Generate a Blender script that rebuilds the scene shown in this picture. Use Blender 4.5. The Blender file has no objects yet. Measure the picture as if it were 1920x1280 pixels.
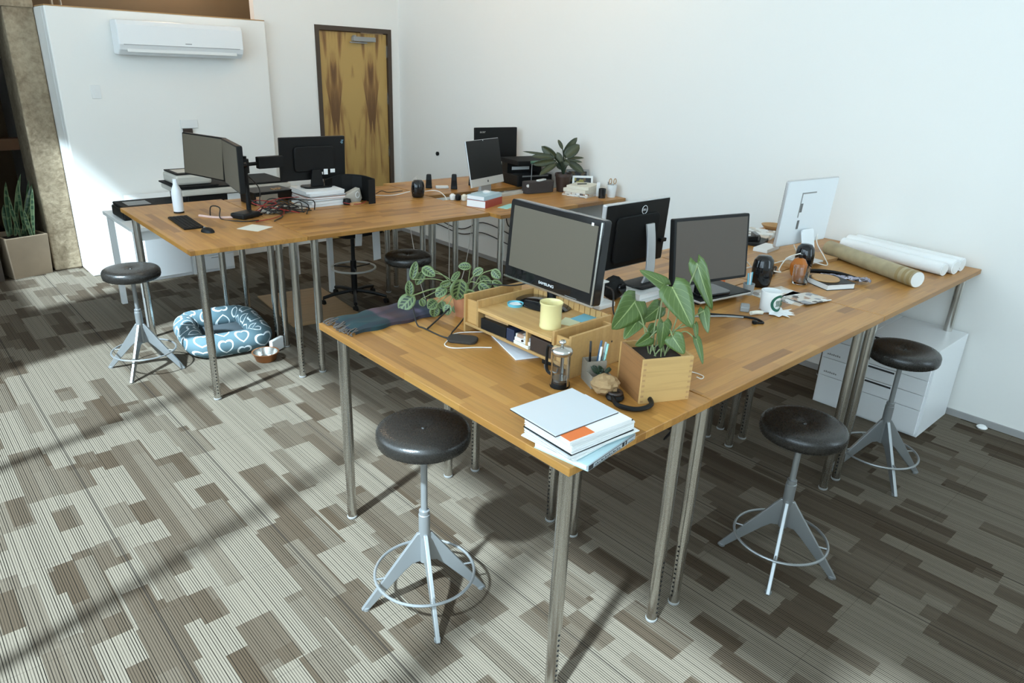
import bpy, bmesh, math, random
from mathutils import Vector, Matrix, Euler
random.seed(7)
S = bpy.context.scene
COL = S.collection
PI = math.pi
R_ = math.radians
H = 1.027            # height of the desk tops

# ---------------------------------------------------------------- camera, light, exposure
cd = bpy.data.cameras.new('camera'); cam = bpy.data.objects.new('camera', cd); COL.objects.link(cam)
_r = Vector((0.74259, -0.66864, 0.03849)); _u = Vector((0.21882, 0.29654, 0.92963)); _f = Vector((0.63299, 0.68190, -0.36651))
m = Matrix((_r, _u, -_f)).transposed().to_4x4(); m.translation = Vector((-1.36068, -1.19194, 2.13362))
cam.matrix_world = m
cd.sensor_width = 36; cd.lens = 1313.7 / 1920 * 36; cd.clip_start = .02; cd.clip_end = 60
S.camera = cam
S.view_settings.view_transform = 'Standard'; S.view_settings.look = 'None'
S.view_settings.gamma = 1; S.view_settings.exposure = 0.0; S.view_settings.use_curve_mapping = False
W = bpy.data.worlds.new('sky'); S.world = W; W.use_nodes = True
wb = W.node_tree.nodes['Background']; wb.inputs[0].default_value = (.66, .86, 1, 1); wb.inputs[1].default_value = 5.7
sl = bpy.data.lights.new('sun', 'SUN'); sun = bpy.data.objects.new('sun', sl); COL.objects.link(sun)
sl.energy = 17; sl.angle = R_(2.4); sl.color = (.66, .86, 1)
az, el = R_(16.5), R_(49)
sd = Vector((math.cos(az) * math.cos(el), math.sin(az) * math.cos(el), -math.sin(el)))
sun.rotation_euler = sd.to_track_quat('-Z', 'Y').to_euler(); sun.location = (-6, -2, 8)

# ---------------------------------------------------------------- materials
MATS = {}
def nmat(name):
    m = bpy.data.materials.new(name); m.use_nodes = True; nt = m.node_tree
    return m, nt, nt.nodes['Principled BSDF']
def N(nt, t, **k):
    n = nt.nodes.new(t)
    for a, b in k.items(): setattr(n, a, b)
    return n
def mth(nt, op, a, b=None, c=None):
    n = nt.nodes.new('ShaderNodeMath'); n.operation = op
    for i, x in enumerate((a, b, c)):
        if x is None: continue
        if isinstance(x, (int, float)): n.inputs[i].default_value = x
        else: nt.links.new(x, n.inputs[i])
    return n.outputs[0]
def mixc(nt, f, a, b):
    n = nt.nodes.new('ShaderNodeMix'); n.data_type = 'RGBA'
    for s, x in ((0, f), (6, a), (7, b)):
        if isinstance(x, (int, float)): n.inputs[s].default_value = x
        elif isinstance(x, tuple): n.inputs[s].default_value = (*x, 1)[:4]
        else: nt.links.new(x, n.inputs[s])
    return n.outputs[2]
def sr(*c):   # sRGB 0..255 to linear
    return tuple(((x / 255 + .055) / 1.055) ** 2.4 if x > 10 else x / 255 / 12.92 for x in c)
def M(name, col=(.5, .5, .5), rough=.5, metal=0, noise=0, scale=30, spec=.5, bump=0, **k):
    if name in MATS: return MATS[name]
    m, nt, p = nmat(name)
    p.inputs['Base Color'].default_value = (*col, 1); p.inputs['Roughness'].default_value = rough
    p.inputs['Metallic'].default_value = metal; p.inputs['Specular IOR Level'].default_value = spec
    for a, b in k.items(): p.inputs[a.replace('_', ' ')].default_value = b
    tc = N(nt, 'ShaderNodeTexCoord'); nz = N(nt, 'ShaderNodeTexNoise'); nz.inputs['Scale'].default_value = scale
    nz.inputs['Detail'].default_value = 4; nt.links.new(tc.outputs['Object'], nz.inputs['Vector'])
    if noise:
        f = mth(nt, 'MULTIPLY', nz.outputs[0], 1.0)
        nt.links.new(mixc(nt, f, tuple(max(0, x * (1 - noise)) for x in col), tuple(min(1, x * (1 + noise)) for x in col)), p.inputs['Base Color'])
    else:
        v = mth(nt, 'MULTIPLY_ADD', nz.outputs[0], .06, rough - .03); nt.links.new(v, p.inputs['Roughness'])
    if bump:
        b = N(nt, 'ShaderNodeBump'); b.inputs['Strength'].default_value = bump; b.inputs['Distance'].default_value = .002
        nt.links.new(nz.outputs[0], b.inputs['Height']); nt.links.new(b.outputs[0], p.inputs['Normal'])
    MATS[name] = m; return m
def wood_block(name, cols, sw=.048, sl_=.34, rough=.38, tile=True, grain=1.0, axis=0):
    """staves running along the object's X (axis 0) or Z (axis 2)"""
    if name in MATS: return MATS[name]
    m, nt, p = nmat(name)
    tc = N(nt, 'ShaderNodeTexCoord'); sp = N(nt, 'ShaderNodeSeparateXYZ'); nt.links.new(tc.outputs['Object'], sp.inputs[0])
    oi = N(nt, 'ShaderNodeObjectInfo')
    L, A = (sp.outputs[0], sp.outputs[1]) if axis == 0 else ((sp.outputs[2], sp.outputs[0]) if axis == 2 else (sp.outputs[1], sp.outputs[0]))
    row = mth(nt, 'FLOOR', mth(nt, 'DIVIDE', A, sw))
    w1 = N(nt, 'ShaderNodeTexWhiteNoise', noise_dimensions='2D'); c1 = N(nt, 'ShaderNodeCombineXYZ')
    nt.links.new(row, c1.inputs[0]); nt.links.new(oi.outputs['Random'], c1.inputs[1]); nt.links.new(c1.outputs[0], w1.inputs['Vector'])
    col = mth(nt, 'FLOOR', mth(nt, 'ADD', mth(nt, 'DIVIDE', L, sl_), mth(nt, 'MULTIPLY', w1.outputs[0], 7)))
    c2 = N(nt, 'ShaderNodeCombineXYZ'); nt.links.new(row, c2.inputs[0]); nt.links.new(col, c2.inputs[1]); nt.links.new(oi.outputs['Random'], c2.inputs[2])
    w2 = N(nt, 'ShaderNodeTexWhiteNoise', noise_dimensions='3D'); nt.links.new(c2.outputs[0], w2.inputs['Vector'])
    cr = N(nt, 'ShaderNodeValToRGB'); nt.links.new(w2.outputs[0], cr.inputs[0])
    e = cr.color_ramp.elements; e[0].color = (*cols[0], 1); e[1].color = (*cols[-1], 1)
    for i, c in enumerate(cols[1:-1]):
        x = e.new((i + 1) / (len(cols) - 1)); x.color = (*c, 1)
    mp = N(nt, 'ShaderNodeMapping'); nt.links.new(tc.outputs['Object'], mp.inputs[0])
    mp.inputs['Scale'].default_value = [(3, 60, 60), (60, 3, 60), (60, 60, 3)][axis]
    nz = N(nt, 'ShaderNodeTexNoise'); nz.inputs['Scale'].default_value = 1; nz.inputs['Detail'].default_value = 5; nz.inputs['Distortion'].default_value = .6
    nt.links.new(mp.outputs[0], nz.inputs[0])
    g = mth(nt, 'MULTIPLY', mth(nt, 'SUBTRACT', nz.outputs[0], .45), 1.1 * grain)
    dark = mixc(nt, g, cr.outputs[0], tuple(x * .45 for x in cols[0]))
    # thin joints
    fr = mth(nt, 'FRACT', mth(nt, 'DIVIDE', A, sw)); j = mth(nt, 'LESS_THAN', fr, .025)
    nt.links.new(mixc(nt, mth(nt, 'MULTIPLY', j, .35), dark, tuple(x * .4 for x in cols[0])), p.inputs['Base Color'])
    p.inputs['Roughness'].default_value = rough
    MATS[name] = m; return m
OAK = wood_block('butcher_block', [(.27, .115, .024), (.40, .185, .042), (.45, .21, .050), (.50, .25, .062), (.43, .20, .046), (.47, .225, .052)])
BAMBOO = wood_block('bamboo', [(.46, .26, .09), (.54, .32, .12), (.5, .29, .1)], sw=.02, sl_=2, rough=.45, grain=.5, axis=1)
ACACIA = wood_block('planter_wood', [(.48, .27, .09), (.60, .38, .15), (.52, .31, .11)], sw=.055, sl_=2, rough=.5, grain=.9, axis=0)
PLY = wood_block('plywood', [(.32, .19, .09), (.36, .22, .1)], sw=.4, sl_=3, rough=.6)
def steel(name, c, r): return M(name, c, r, 1, spec=.5)
CHROME = steel('brushed_steel', (.60, .59, .56), .25); SILVER = M('silver_paint', (.30, .31, .31), .34, .6)
DSTEEL = steel('dark_steel', (.2, .2, .2), .35); ALU = M('aluminium', (.62, .62, .62), .35, .7)
BLACK = M('black_plastic', (.006, .006, .006), .45, spec=.25); MATTE = M('matte_black', (.007, .007, .007), .7, spec=.25)
GLOSS = M('gloss_black', (.008, .008, .009), .08); SCREEN = M('screen', (.045, .042, .038), .28); DSCREEN = M('dark_screen', (.005, .005, .005), .35, spec=.25)
GSCREEN = M('grey_screen', (.115, .095, .068), .55, spec=.3)
LEATHER = M('black_leather', (.016, .014, .012), .27, bump=.25, scale=260)
WHITE = M('white_lacquer', (.78, .79, .79), .35); WALL = M('wall_paint', (.80, .785, .745), .7, bump=.1, scale=200)
PAPER = M('paper', (.80, .80, .79), .8, noise=.03, scale=8); PAPER2 = M('cream_paper', (.68, .64, .54), .8, noise=.08, scale=40)
WPLAST = M('white_plastic', (.75, .75, .73), .35); GREY = M('grey_plastic', (.28, .28, .27), .5); BEIGE = M('beige_plastic', (.50, .47, .41), .5)
TEXTM = M('ink', (.02, .02, .02), .6); WINK = M('white_ink', (.85, .85, .85), .5)
YEL = M('yellow_glaze', (.72, .62, .30), .25); BLUE = M('blue_card', (.16, .42, .52), .6); ORANGE = M('orange_card', (.72, .17, .04), .6)
RED = M('red_cover', (.36, .05, .03), .5); CARD = M('kraft_paper', (.36, .23, .11), .85, noise=.2, scale=20); GREYF = M('grey_board', (.26, .22, .17), .8, noise=.15)
DARKBR = M('dark_brown', (.03, .016, .01), .5); COPPER = M('copper', (.55, .22, .08), .3, .8); SOIL = M('soil', (.02, .012, .008), .95, noise=.5, scale=90, bump=.8)
TERRA = M('terracotta', (.42, .17, .08), .8, noise=.1); GREENM = M('green_ink', (.01, .10, .06), .6)
TAN = M('tan_wood', (.45, .26, .11), .6, noise=.15, scale=12); STONE = M('planter_stone', (.26, .19, .125), .75, noise=.25, scale=5, bump=.4)
RUBBER = M('cable_black', (.012, .01, .01), .5); WCABLE = M('cable_white', (.75, .72, .66), .45); RCABLE = M('cable_red', (.30, .02, .015), .45)
FRAME = M('door_frame_brown', (.055, .035, .022), .55); PINK = M('pink_sleeve', (.62, .42, .36), .6)
GLASS = M('clear_glass', (.95, .97, .97), .03, Transmission_Weight=1.0, IOR=1.45)
AMBER = M('amber_glass', (.62, .20, .025), .12, Transmission_Weight=.45, IOR=1.45)
TEALM = M('teal_paper', (.30, .58, .52), .7)

def leafmat(name, a, b, kind):
    m, nt, p = nmat(name); uv = N(nt, 'ShaderNodeUVMap'); sp = N(nt, 'ShaderNodeSeparateXYZ'); nt.links.new(uv.outputs[0], sp.inputs[0])
    u = mth(nt, 'ABSOLUTE', mth(nt, 'SUBTRACT', sp.outputs[0], .5)); v = sp.outputs[1]
    if kind == 'philo':      # pale midrib and side veins
        mid = mth(nt, 'LESS_THAN', u, .022)
        w = mth(nt, 'FRACT', mth(nt, 'SUBTRACT', mth(nt, 'MULTIPLY', v, 6), mth(nt, 'MULTIPLY', u, 5)))
        f = mth(nt, 'MAXIMUM', mid, mth(nt, 'MULTIPLY', mth(nt, 'LESS_THAN', w, .07), .4))
    elif kind == 'maranta':  # dark blotches in pairs beside the midrib
        w = mth(nt, 'FRACT', mth(nt, 'SUBTRACT', mth(nt, 'MULTIPLY', v, 5.5), mth(nt, 'MULTIPLY', u, 3.2)))
        a1 = mth(nt, 'MULTIPLY', mth(nt, 'GREATER_THAN', w, .35), mth(nt, 'GREATER_THAN', u, .06))
        f = mth(nt, 'MULTIPLY', mth(nt, 'MULTIPLY', a1, mth(nt, 'LESS_THAN', u, .3)), mth(nt, 'LESS_THAN', mth(nt, 'ABSOLUTE', mth(nt, 'SUBTRACT', v, .52)), .40))
    elif kind == 'snake':
        nz = N(nt, 'ShaderNodeTexNoise'); nz.inputs['Scale'].default_value = 22; tc = N(nt, 'ShaderNodeTexCoord'); mp = N(nt, 'ShaderNodeMapping')
        mp.inputs['Scale'].default_value = (.3, .3, 1.6); nt.links.new(tc.outputs['Object'], mp.inputs[0]); nt.links.new(mp.outputs[0], nz.inputs[0])
        f = mth(nt, 'MAXIMUM', mth(nt, 'GREATER_THAN', u, .37), mth(nt, 'MULTIPLY', mth(nt, 'GREATER_THAN', nz.outputs[0], .53), .5))
    else:
        nz = N(nt, 'ShaderNodeTexNoise'); nz.inputs['Scale'].default_value = 50; f = mth(nt, 'MULTIPLY', nz.outputs[0], mth(nt, 'SUBTRACT', 1.1, mth(nt, 'MULTIPLY', u, 2.4)))
    nt.links.new(mixc(nt, f, a, b), p.inputs['Base Color']); p.inputs['Roughness'].default_value = .38
    p.inputs['Subsurface Weight'].default_value = 0
    MATS[name] = m; return m
PHIL = leafmat('philodendron_leaf', (.07, .115, .026), (.26, .32, .12), 'philo')
MARAM = leafmat('prayer_plant_leaf', (.135, .185, .07), (.014, .028, .010), 'maranta')
DIEFM = leafmat('dieffenbachia_leaf', (.022, .032, .012), (.10, .10, .045), 'dief')
SNAKM = leafmat('snake_plant_leaf', (.03, .07, .035), (.22, .28, .14), 'snake')
STEM = M('stem_green', (.20, .24, .10), .5); DLEAF = M('dark_leaf', (.015, .03, .012), .5)

def carpet():
    m, nt, p = nmat('carpet'); tc = N(nt, 'ShaderNodeTexCoord'); sp = N(nt, 'ShaderNodeSeparateXYZ'); nt.links.new(tc.outputs['Object'], sp.inputs[0])
    X, Y = sp.outputs[0], sp.outputs[1]
    def cells(w, l, seed):
        i = mth(nt, 'FLOOR', mth(nt, 'DIVIDE', mth(nt, 'ADD', X, seed * .037), w))
        a = N(nt, 'ShaderNodeTexWhiteNoise', noise_dimensions='2D'); c = N(nt, 'ShaderNodeCombineXYZ')
        nt.links.new(i, c.inputs[0]); c.inputs[1].default_value = seed; nt.links.new(c.outputs[0], a.inputs['Vector'])
        j = mth(nt, 'FLOOR', mth(nt, 'ADD', mth(nt, 'DIVIDE', Y, l), mth(nt, 'MULTIPLY', a.outputs[0], 5)))
        b = N(nt, 'ShaderNodeTexWhiteNoise', noise_dimensions='3D'); c = N(nt, 'ShaderNodeCombineXYZ')
        nt.links.new(i, c.inputs[0]); nt.links.new(j, c.inputs[1]); c.inputs[2].default_value = seed; nt.links.new(c.outputs[0], b.inputs['Vector'])
        return b.outputs[0]
    r1 = cells(.1525, .30, 1.3); r2 = cells(.0763, .46, 5.7); r3 = cells(.1017, .21, 9.1)
    d = mth(nt, 'MAXIMUM', mth(nt, 'LESS_THAN', r1, .30), mth(nt, 'LESS_THAN', r3, .22))
    d = mth(nt, 'MAXIMUM', d, mth(nt, 'LESS_THAN', r2, .10))
    tone = mth(nt, 'MULTIPLY', d, mth(nt, 'MULTIPLY_ADD', r2, .6, .4))
    base = mixc(nt, tone, sr(122, 112, 98), sr(74, 61, 47))
    # fine ribs along Y, with occasional thin dark and pale yarns
    k = mth(nt, 'DIVIDE', X, .0098); fr = mth(nt, 'FRACT', k); rib = mth(nt, 'LESS_THAN', fr, .35)
    wn = N(nt, 'ShaderNodeTexWhiteNoise', noise_dimensions='1D'); nt.links.new(mth(nt, 'FLOOR', k), wn.inputs['W'])
    ribf = mth(nt, 'MULTIPLY', rib, mth(nt, 'MULTIPLY_ADD', wn.outputs[0], .5, .5))
    c2 = mixc(nt, ribf, base, sr(12, 9, 6))
    seam = mth(nt, 'LESS_THAN', mth(nt, 'FRACT', mth(nt, 'DIVIDE', mth(nt, 'ADD', X, 10.02), .61)), .009)
    seam2 = mth(nt, 'LESS_THAN', mth(nt, 'FRACT', mth(nt, 'DIVIDE', mth(nt, 'ADD', Y, 10.2), .61)), .005)
    c3 = mixc(nt, mth(nt, 'MAXIMUM', mth(nt, 'MULTIPLY', seam, .8), mth(nt, 'MULTIPLY', seam2, .3)), c2, sr(40, 36, 32))
    nz = N(nt, 'ShaderNodeTexNoise'); nz.inputs['Scale'].default_value = 420; nz.inputs['Detail'].default_value = 2; nt.links.new(tc.outputs['Object'], nz.inputs[0])
    g = mth(nt, 'MULTIPLY_ADD', nz.outputs[0], .9, -.2)
    nt.links.new(mixc(nt, mth(nt, 'MULTIPLY', g, .45), c3, sr(60, 52, 44)), p.inputs['Base Color'])
    b = N(nt, 'ShaderNodeBump'); b.inputs['Strength'].default_value = .6; b.inputs['Distance'].default_value = .003
    nt.links.new(mth(nt, 'ADD', mth(nt, 'SUBTRACT', 1, rib), nz.outputs[0]), b.inputs['Height']); nt.links.new(b.outputs[0], p.inputs['Normal'])
    p.inputs['Roughness'].default_value = .95; p.inputs['Specular IOR Level'].default_value = .1
    return m
CARPET = carpet()
def concrete():
    m, nt, p = nmat('concrete'); tc = N(nt, 'ShaderNodeTexCoord')
    a = N(nt, 'ShaderNodeTexNoise'); a.inputs['Scale'].default_value = 3.5; a.inputs['Detail'].default_value = 9; nt.links.new(tc.outputs['Object'], a.inputs[0])
    b = N(nt, 'ShaderNodeTexNoise'); b.inputs['Scale'].default_value = 28; b.inputs['Detail'].default_value = 6; nt.links.new(tc.outputs['Object'], b.inputs[0])
    r = N(nt, 'ShaderNodeValToRGB'); nt.links.new(mth(nt, 'MULTIPLY_ADD', b.outputs[0], .4, mth(nt, 'MULTIPLY', a.outputs[0], .6)), r.inputs[0])
    e = r.color_ramp.elements; e[0].position = .30; e[0].color = (.15, .105, .06, 1); e[1].position = .66; e[1].color = (.42, .33, .22, 1)
    nt.links.new(r.outputs[0], p.inputs['Base Color']); p.inputs['Roughness'].default_value = .85
    bp = N(nt, 'ShaderNodeBump'); bp.inputs['Distance'].default_value = .01; nt.links.new(b.outputs[0], bp.inputs['Height']); nt.links.new(bp.outputs[0], p.inputs['Normal'])
    return m
CONC = concrete()
def doorwood():
    m, nt, p = nmat('door_veneer'); tc = N(nt, 'ShaderNodeTexCoord'); sp = N(nt, 'ShaderNodeSeparateXYZ'); nt.links.new(tc.outputs['Object'], sp.inputs[0])
    # book-matched veneer: mirrored figure every .23 m
    k = mth(nt, 'PINGPONG', mth(nt, 'ADD', sp.outputs[0], .03), .25)
    cb = N(nt, 'ShaderNodeCombineXYZ'); nt.links.new(k, cb.inputs[0]); nt.links.new(sp.outputs[2], cb.inputs[2])
    mp = N(nt, 'ShaderNodeMapping'); mp.inputs['Scale'].default_value = (9, 1, 1.1); nt.links.new(cb.outputs[0], mp.inputs[0])
    a = N(nt, 'ShaderNodeTexNoise'); a.inputs['Scale'].default_value = 1.15; a.inputs['Detail'].default_value = 8; a.inputs['Distortion'].default_value = .8; nt.links.new(mp.outputs[0], a.inputs[0])
    # darker flame that tapers down from the top
    z = sp.outputs[2]; t = mth(nt, 'SUBTRACT', z, 1.25)
    fl = mth(nt, 'GREATER_THAN', mth(nt, 'MULTIPLY', t, .13), mth(nt, 'ABSOLUTE', mth(nt, 'ADD', mth(nt, 'SUBTRACT', k, .245), mth(nt, 'MULTIPLY', a.outputs[0], .05))))
    r = N(nt, 'ShaderNodeValToRGB'); nt.links.new(mth(nt, 'SUBTRACT', a.outputs[0], mth(nt, 'MULTIPLY', fl, .17)), r.inputs[0])
    e = r.color_ramp.elements; e[0].position = .22; e[0].color = (.13, .06, .016, 1); e[1].position = .47; e[1].color = (.44, .28, .085, 1)
    x = e.new(.34); x.color = (.27, .14, .04, 1)
    nt.links.new(r.outputs[0], p.inputs['Base Color']); p.inputs['Roughness'].default_value = .45
    return m
DOORW = doorwood()
def heartcloth():
    m, nt, p = nmat('heart_print_fabric'); uv = N(nt, 'ShaderNodeUVMap'); sp = N(nt, 'ShaderNodeSeparateXYZ'); nt.links.new(uv.outputs[0], sp.inputs[0])
    iu = mth(nt, 'MULTIPLY', sp.outputs[0], 16); off = mth(nt, 'MULTIPLY', mth(nt, 'MODULO', mth(nt, 'FLOOR', iu), 2), .5)
    x = mth(nt, 'MULTIPLY', mth(nt, 'SUBTRACT', mth(nt, 'FRACT', iu), .5), 2.75)
    y = mth(nt, 'MULTIPLY', mth(nt, 'SUBTRACT', mth(nt, 'FRACT', mth(nt, 'ADD', mth(nt, 'MULTIPLY', sp.outputs[1], 4), off)), .5), 2.8)
    def inside(k):
        xx, yy = mth(nt, 'MULTIPLY', x, k), mth(nt, 'MULTIPLY', y, k)
        x2 = mth(nt, 'MULTIPLY', xx, xx); y2 = mth(nt, 'MULTIPLY', yy, yy); q = mth(nt, 'SUBTRACT', mth(nt, 'ADD', x2, y2), 1)
        f = mth(nt, 'SUBTRACT', mth(nt, 'MULTIPLY', q, mth(nt, 'MULTIPLY', q, q)), mth(nt, 'MULTIPLY', x2, mth(nt, 'MULTIPLY', y2, yy)))
        return mth(nt, 'LESS_THAN', f, 0)
    ring = mth(nt, 'SUBTRACT', inside(1.0), inside(1.28))
    nt.links.new(mixc(nt, ring, (.08, .135, .155), (.66, .72, .74)), p.inputs['Base Color']); p.inputs['Roughness'].default_value = .9
    MATS['heart'] = m; return m
HEART = heartcloth()
def plaid():
    m, nt, p = nmat('plaid_wool'); tc = N(nt, 'ShaderNodeTexCoord'); sp = N(nt, 'ShaderNodeSeparateXYZ'); nt.links.new(tc.outputs['Object'], sp.inputs[0])
    a = N(nt, 'ShaderNodeValToRGB'); nt.links.new(mth(nt, 'FRACT', mth(nt, 'MULTIPLY', sp.outputs[0], 2.2)), a.inputs[0]); a.color_ramp.interpolation = 'EASE'
    e = a.color_ramp.elements; e[0].color = (.018, .045, .05, 1); e[1].color = (.02, .03, .045, 1)
    for q, c in ((.38, (.015, .04, .045)), (.42, (.09, .055, .07)), (.52, (.05, .028, .03)), (.72, (.035, .03, .045)), (.78, (.07, .06, .10)), (.84, (.02, .03, .05))):
        x = e.new(q); x.color = (*c, 1)
    b = mth(nt, 'LESS_THAN', mth(nt, 'FRACT', mth(nt, 'MULTIPLY', sp.outputs[1], 9)), .22)
    nt.links.new(mixc(nt, mth(nt, 'MULTIPLY', b, .5), a.outputs[0], (.03, .03, .04)), p.inputs['Base Color']); p.inputs['Roughness'].default_value = .95
    return m
PLAID = plaid()
def printed(name, base, inks, sc=25):
    m, nt, p = nmat(name); tc = N(nt, 'ShaderNodeTexCoord'); v = N(nt, 'ShaderNodeTexVoronoi'); v.distance = 'CHEBYCHEV'; v.inputs['Scale'].default_value = sc
    nt.links.new(tc.outputs['Object'], v.inputs[0]); sp = N(nt, 'ShaderNodeSeparateColor'); nt.links.new(v.outputs['Color'], sp.inputs[0])
    r = N(nt, 'ShaderNodeValToRGB'); r.color_ramp.interpolation = 'CONSTANT'; nt.links.new(sp.outputs[0], r.inputs[0]); e = r.color_ramp.elements
    e[0].color = (*base, 1); e[1].position = .5; e[1].color = (*inks[0], 1)
    for i, c in enumerate(inks[1:]):
        x = e.new(.5 + .5 * (i + 1) / len(inks)); x.color = (*c, 1)
    nt.links.new(r.outputs[0], p.inputs['Base Color']); p.inputs['Roughness'].default_value = .6
    MATS[name] = m; return m
NEWS = printed('newsprint', (.62, .58, .52), [(.1, .08, .07), (.4, .25, .17), (.75, .74, .72), (.3, .3, .32)], 30)
MAGM = printed('magazine_print', (.7, .7, .68), [(.5, .48, .44), (.25, .22, .2), (.6, .5, .4)], 22)
PHOTO = printed('photo_print', (.02, .02, .02), [(.12, .08, .04), (.25, .22, .06), (.04, .04, .05)], 30)
SCARFM = printed('cloth_print', (.30, .28, .33), [(.03, .03, .035), (.5, .48, .55), (.12, .1, .1)], 45)
TUBEM = M('map_tube_print', (.36, .29, .17), .45, noise=.45, scale=14)

# ---------------------------------------------------------------- mesh helpers
def B(): return bmesh.new()
def bx(bm, c, s, rz=0, Mx=None):
    mt = Matrix.Translation(c) @ Matrix.Rotation(rz, 4, 'Z') @ Matrix.Diagonal((*s, 1))
    if Mx is not None: mt = Mx @ mt
    bmesh.ops.create_cube(bm, size=1, matrix=mt); return bm
def b0(bm, a, b): return bx(bm, [(x + y) / 2 for x, y in zip(a, b)], [abs(y - x) for x, y in zip(a, b)])
def cy(bm, a, b, r0, r1=None, n=20):
    a, b = Vector(a), Vector(b); d = b - a
    mt = Matrix.Translation((a + b) / 2) @ d.to_track_quat('Z', 'Y').to_matrix().to_4x4()
    bmesh.ops.create_cone(bm, cap_ends=True, segments=n, radius1=r0, radius2=r0 if r1 is None else r1, depth=d.length, matrix=mt); return bm
def la(bm, prof, n=32, c=(0, 0, 0), Mx=None):
    rings = []
    for r, z in prof:
        if r < 1e-5: rings.append([bm.verts.new((c[0], c[1], c[2] + z))])
        else: rings.append([bm.verts.new((c[0] + r * math.cos(2 * PI * i / n), c[1] + r * math.sin(2 * PI * i / n), c[2] + z)) for i in range(n)])
    for p, q in zip(rings, rings[1:]):
        for i in range(n):
            j = (i + 1) % n
            f = [p[i % len(p)], p[j % len(p)], q[j % len(q)], q[i % len(q)]]
            f = list(dict.fromkeys(f))
            if len(f) > 2:
                try: bm.faces.new(f)
                except ValueError: pass
    if Mx is not None:
        for r in rings:
            for v in r: v.co = Mx @ v.co
    return bm
def cat(pts, k=6):
    P = [Vector(p) for p in pts]; P = [2 * P[0] - P[1]] + P + [2 * P[-1] - P[-2]]; out = []
    for i in range(1, len(P) - 2):
        for j in range(k):
            t = j / k; a, b, c, d = P[i - 1:i + 3]
            out.append(.5 * ((2 * b) + (c - a) * t + (2 * a - 5 * b + 4 * c - d) * t * t + (3 * b - 3 * c + d - a) * t ** 3))
    out.append(P[-2]); return out
def tb(bm, pts, r, n=8, sm=True, k=6, closed=False):
    P = cat(pts, k) if sm else [Vector(p) for p in pts]; rings = []; prev = None
    L = len(P)
    for i, p in enumerate(P):
        t = (P[(i + 1) % L] - P[i - 1]) if closed else (P[min(i + 1, L - 1)] - P[max(i - 1, 0)])
        t.normalize()
        if prev is None: u = t.orthogonal().normalized()
        else: u = (prev - t * prev.dot(t)); u = u.normalized() if u.length > 1e-6 else t.orthogonal().normalized()
        prev = u; w = t.cross(u); rr = r(i / (L - 1)) if callable(r) else r
        rings.append([bm.verts.new(p + (u * math.cos(2 * PI * j / n) + w * math.sin(2 * PI * j / n)) * rr) for j in range(n)])
    pairs = list(zip(rings, rings[1:])) + ([(rings[-1], rings[0])] if closed else [])
    for a, b in pairs:
        for j in range(n): bm.faces.new((a[j], a[(j + 1) % n], b[(j + 1) % n], b[j]))
    if not closed: bm.faces.new(rings[0][::-1]); bm.faces.new(rings[-1])
    return bm
def prism(bm, poly, z0, z1, Mx=None):
    a = [bm.verts.new((x, y, z0)) for x, y in poly]; b = [bm.verts.new((x, y, z1)) for x, y in poly]
    if Mx is not None:
        for v in a + b: v.co = Mx @ v.co
    n = len(poly); bm.faces.new(a[::-1]); bm.faces.new(b)
    for i in range(n): bm.faces.new((a[i], a[(i + 1) % n], b[(i + 1) % n], b[i]))
    return bm
def rrect(w, h, r, n=5):
    out = []
    for cx, cy_, a0 in ((w / 2 - r, h / 2 - r, 0), (-w / 2 + r, h / 2 - r, 90), (-w / 2 + r, -h / 2 + r, 180), (w / 2 - r, -h / 2 + r, 270)):
        for i in range(n + 1):
            a = R_(a0 + 90 * i / n); out.append((cx + r * math.cos(a), cy_ + r * math.sin(a)))
    return out
def obj(name, bm, mat, parent=None, smooth=None, bev=0, seg=2, label=None):
    bmesh.ops.recalc_face_normals(bm, faces=bm.faces[:])
    me = bpy.data.meshes.new(name); bm.to_mesh(me); bm.free(); me.materials.append(mat)
    o = bpy.data.objects.new(name, me); COL.objects.link(o)
    if parent is not None: o.parent = parent
    if bev:
        b = o.modifiers.new('bevel', 'BEVEL'); b.width = bev; b.segments = seg; b.limit_method = 'ANGLE'; b.angle_limit = R_(40)
    if smooth:
        for p in me.polygons: p.use_smooth = True
        try: me.set_sharp_from_angle(angle=R_(smooth if smooth is not True else 40))
        except Exception: pass
    if label: o['label'] = label
    return o
def tag(o, label, category, group=None, loc=None, rz=None):
    o['label'] = label; o['category'] = category
    if group: o['group'] = group
    if loc is not None: o.location = loc
    if rz is not None: o.rotation_euler = (0, 0, rz)
    return o
def thing(name, label, category, loc=(0, 0, 0), rz=0, group=None):
    o = bpy.data.objects.new(name, None); COL.objects.link(o); o.empty_display_size = .05
    return tag(o, label, category, group, loc, rz)
def struct(name, bm, mat, **k):
    o = obj(name, bm, mat, **k); o['kind'] = 'structure'; return o
def dup(root, loc, rz, label, group=None):
    r = root.copy(); COL.objects.link(r); tag(r, label, root['category'], group or root.get('group'), loc, rz)
    for ch in root.children:
        c = ch.copy(); COL.objects.link(c); c.parent = r
        for g in ch.children:
            d = g.copy(); COL.objects.link(d); d.parent = c
    return r
def text(name, s, size, mat, parent, Mx, ext=.0004, align='CENTER', sx=1):
    cu = bpy.data.curves.new(name, 'FONT'); cu.body = s; cu.size = size; cu.extrude = ext; cu.align_x = align; cu.align_y = 'CENTER'
    t = bpy.data.objects.new(name, cu); COL.objects.link(t); bpy.context.view_layer.update()
    me = bpy.data.meshes.new_from_object(t.evaluated_get(bpy.context.evaluated_depsgraph_get()))
    bpy.data.objects.remove(t); me.transform(Mx @ Matrix.Diagonal((sx, 1, 1, 1))); me.materials.clear(); me.materials.append(mat)
    o = bpy.data.objects.new(name, me); COL.objects.link(o)
    if parent is not None: o.parent = parent
    return o
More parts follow.
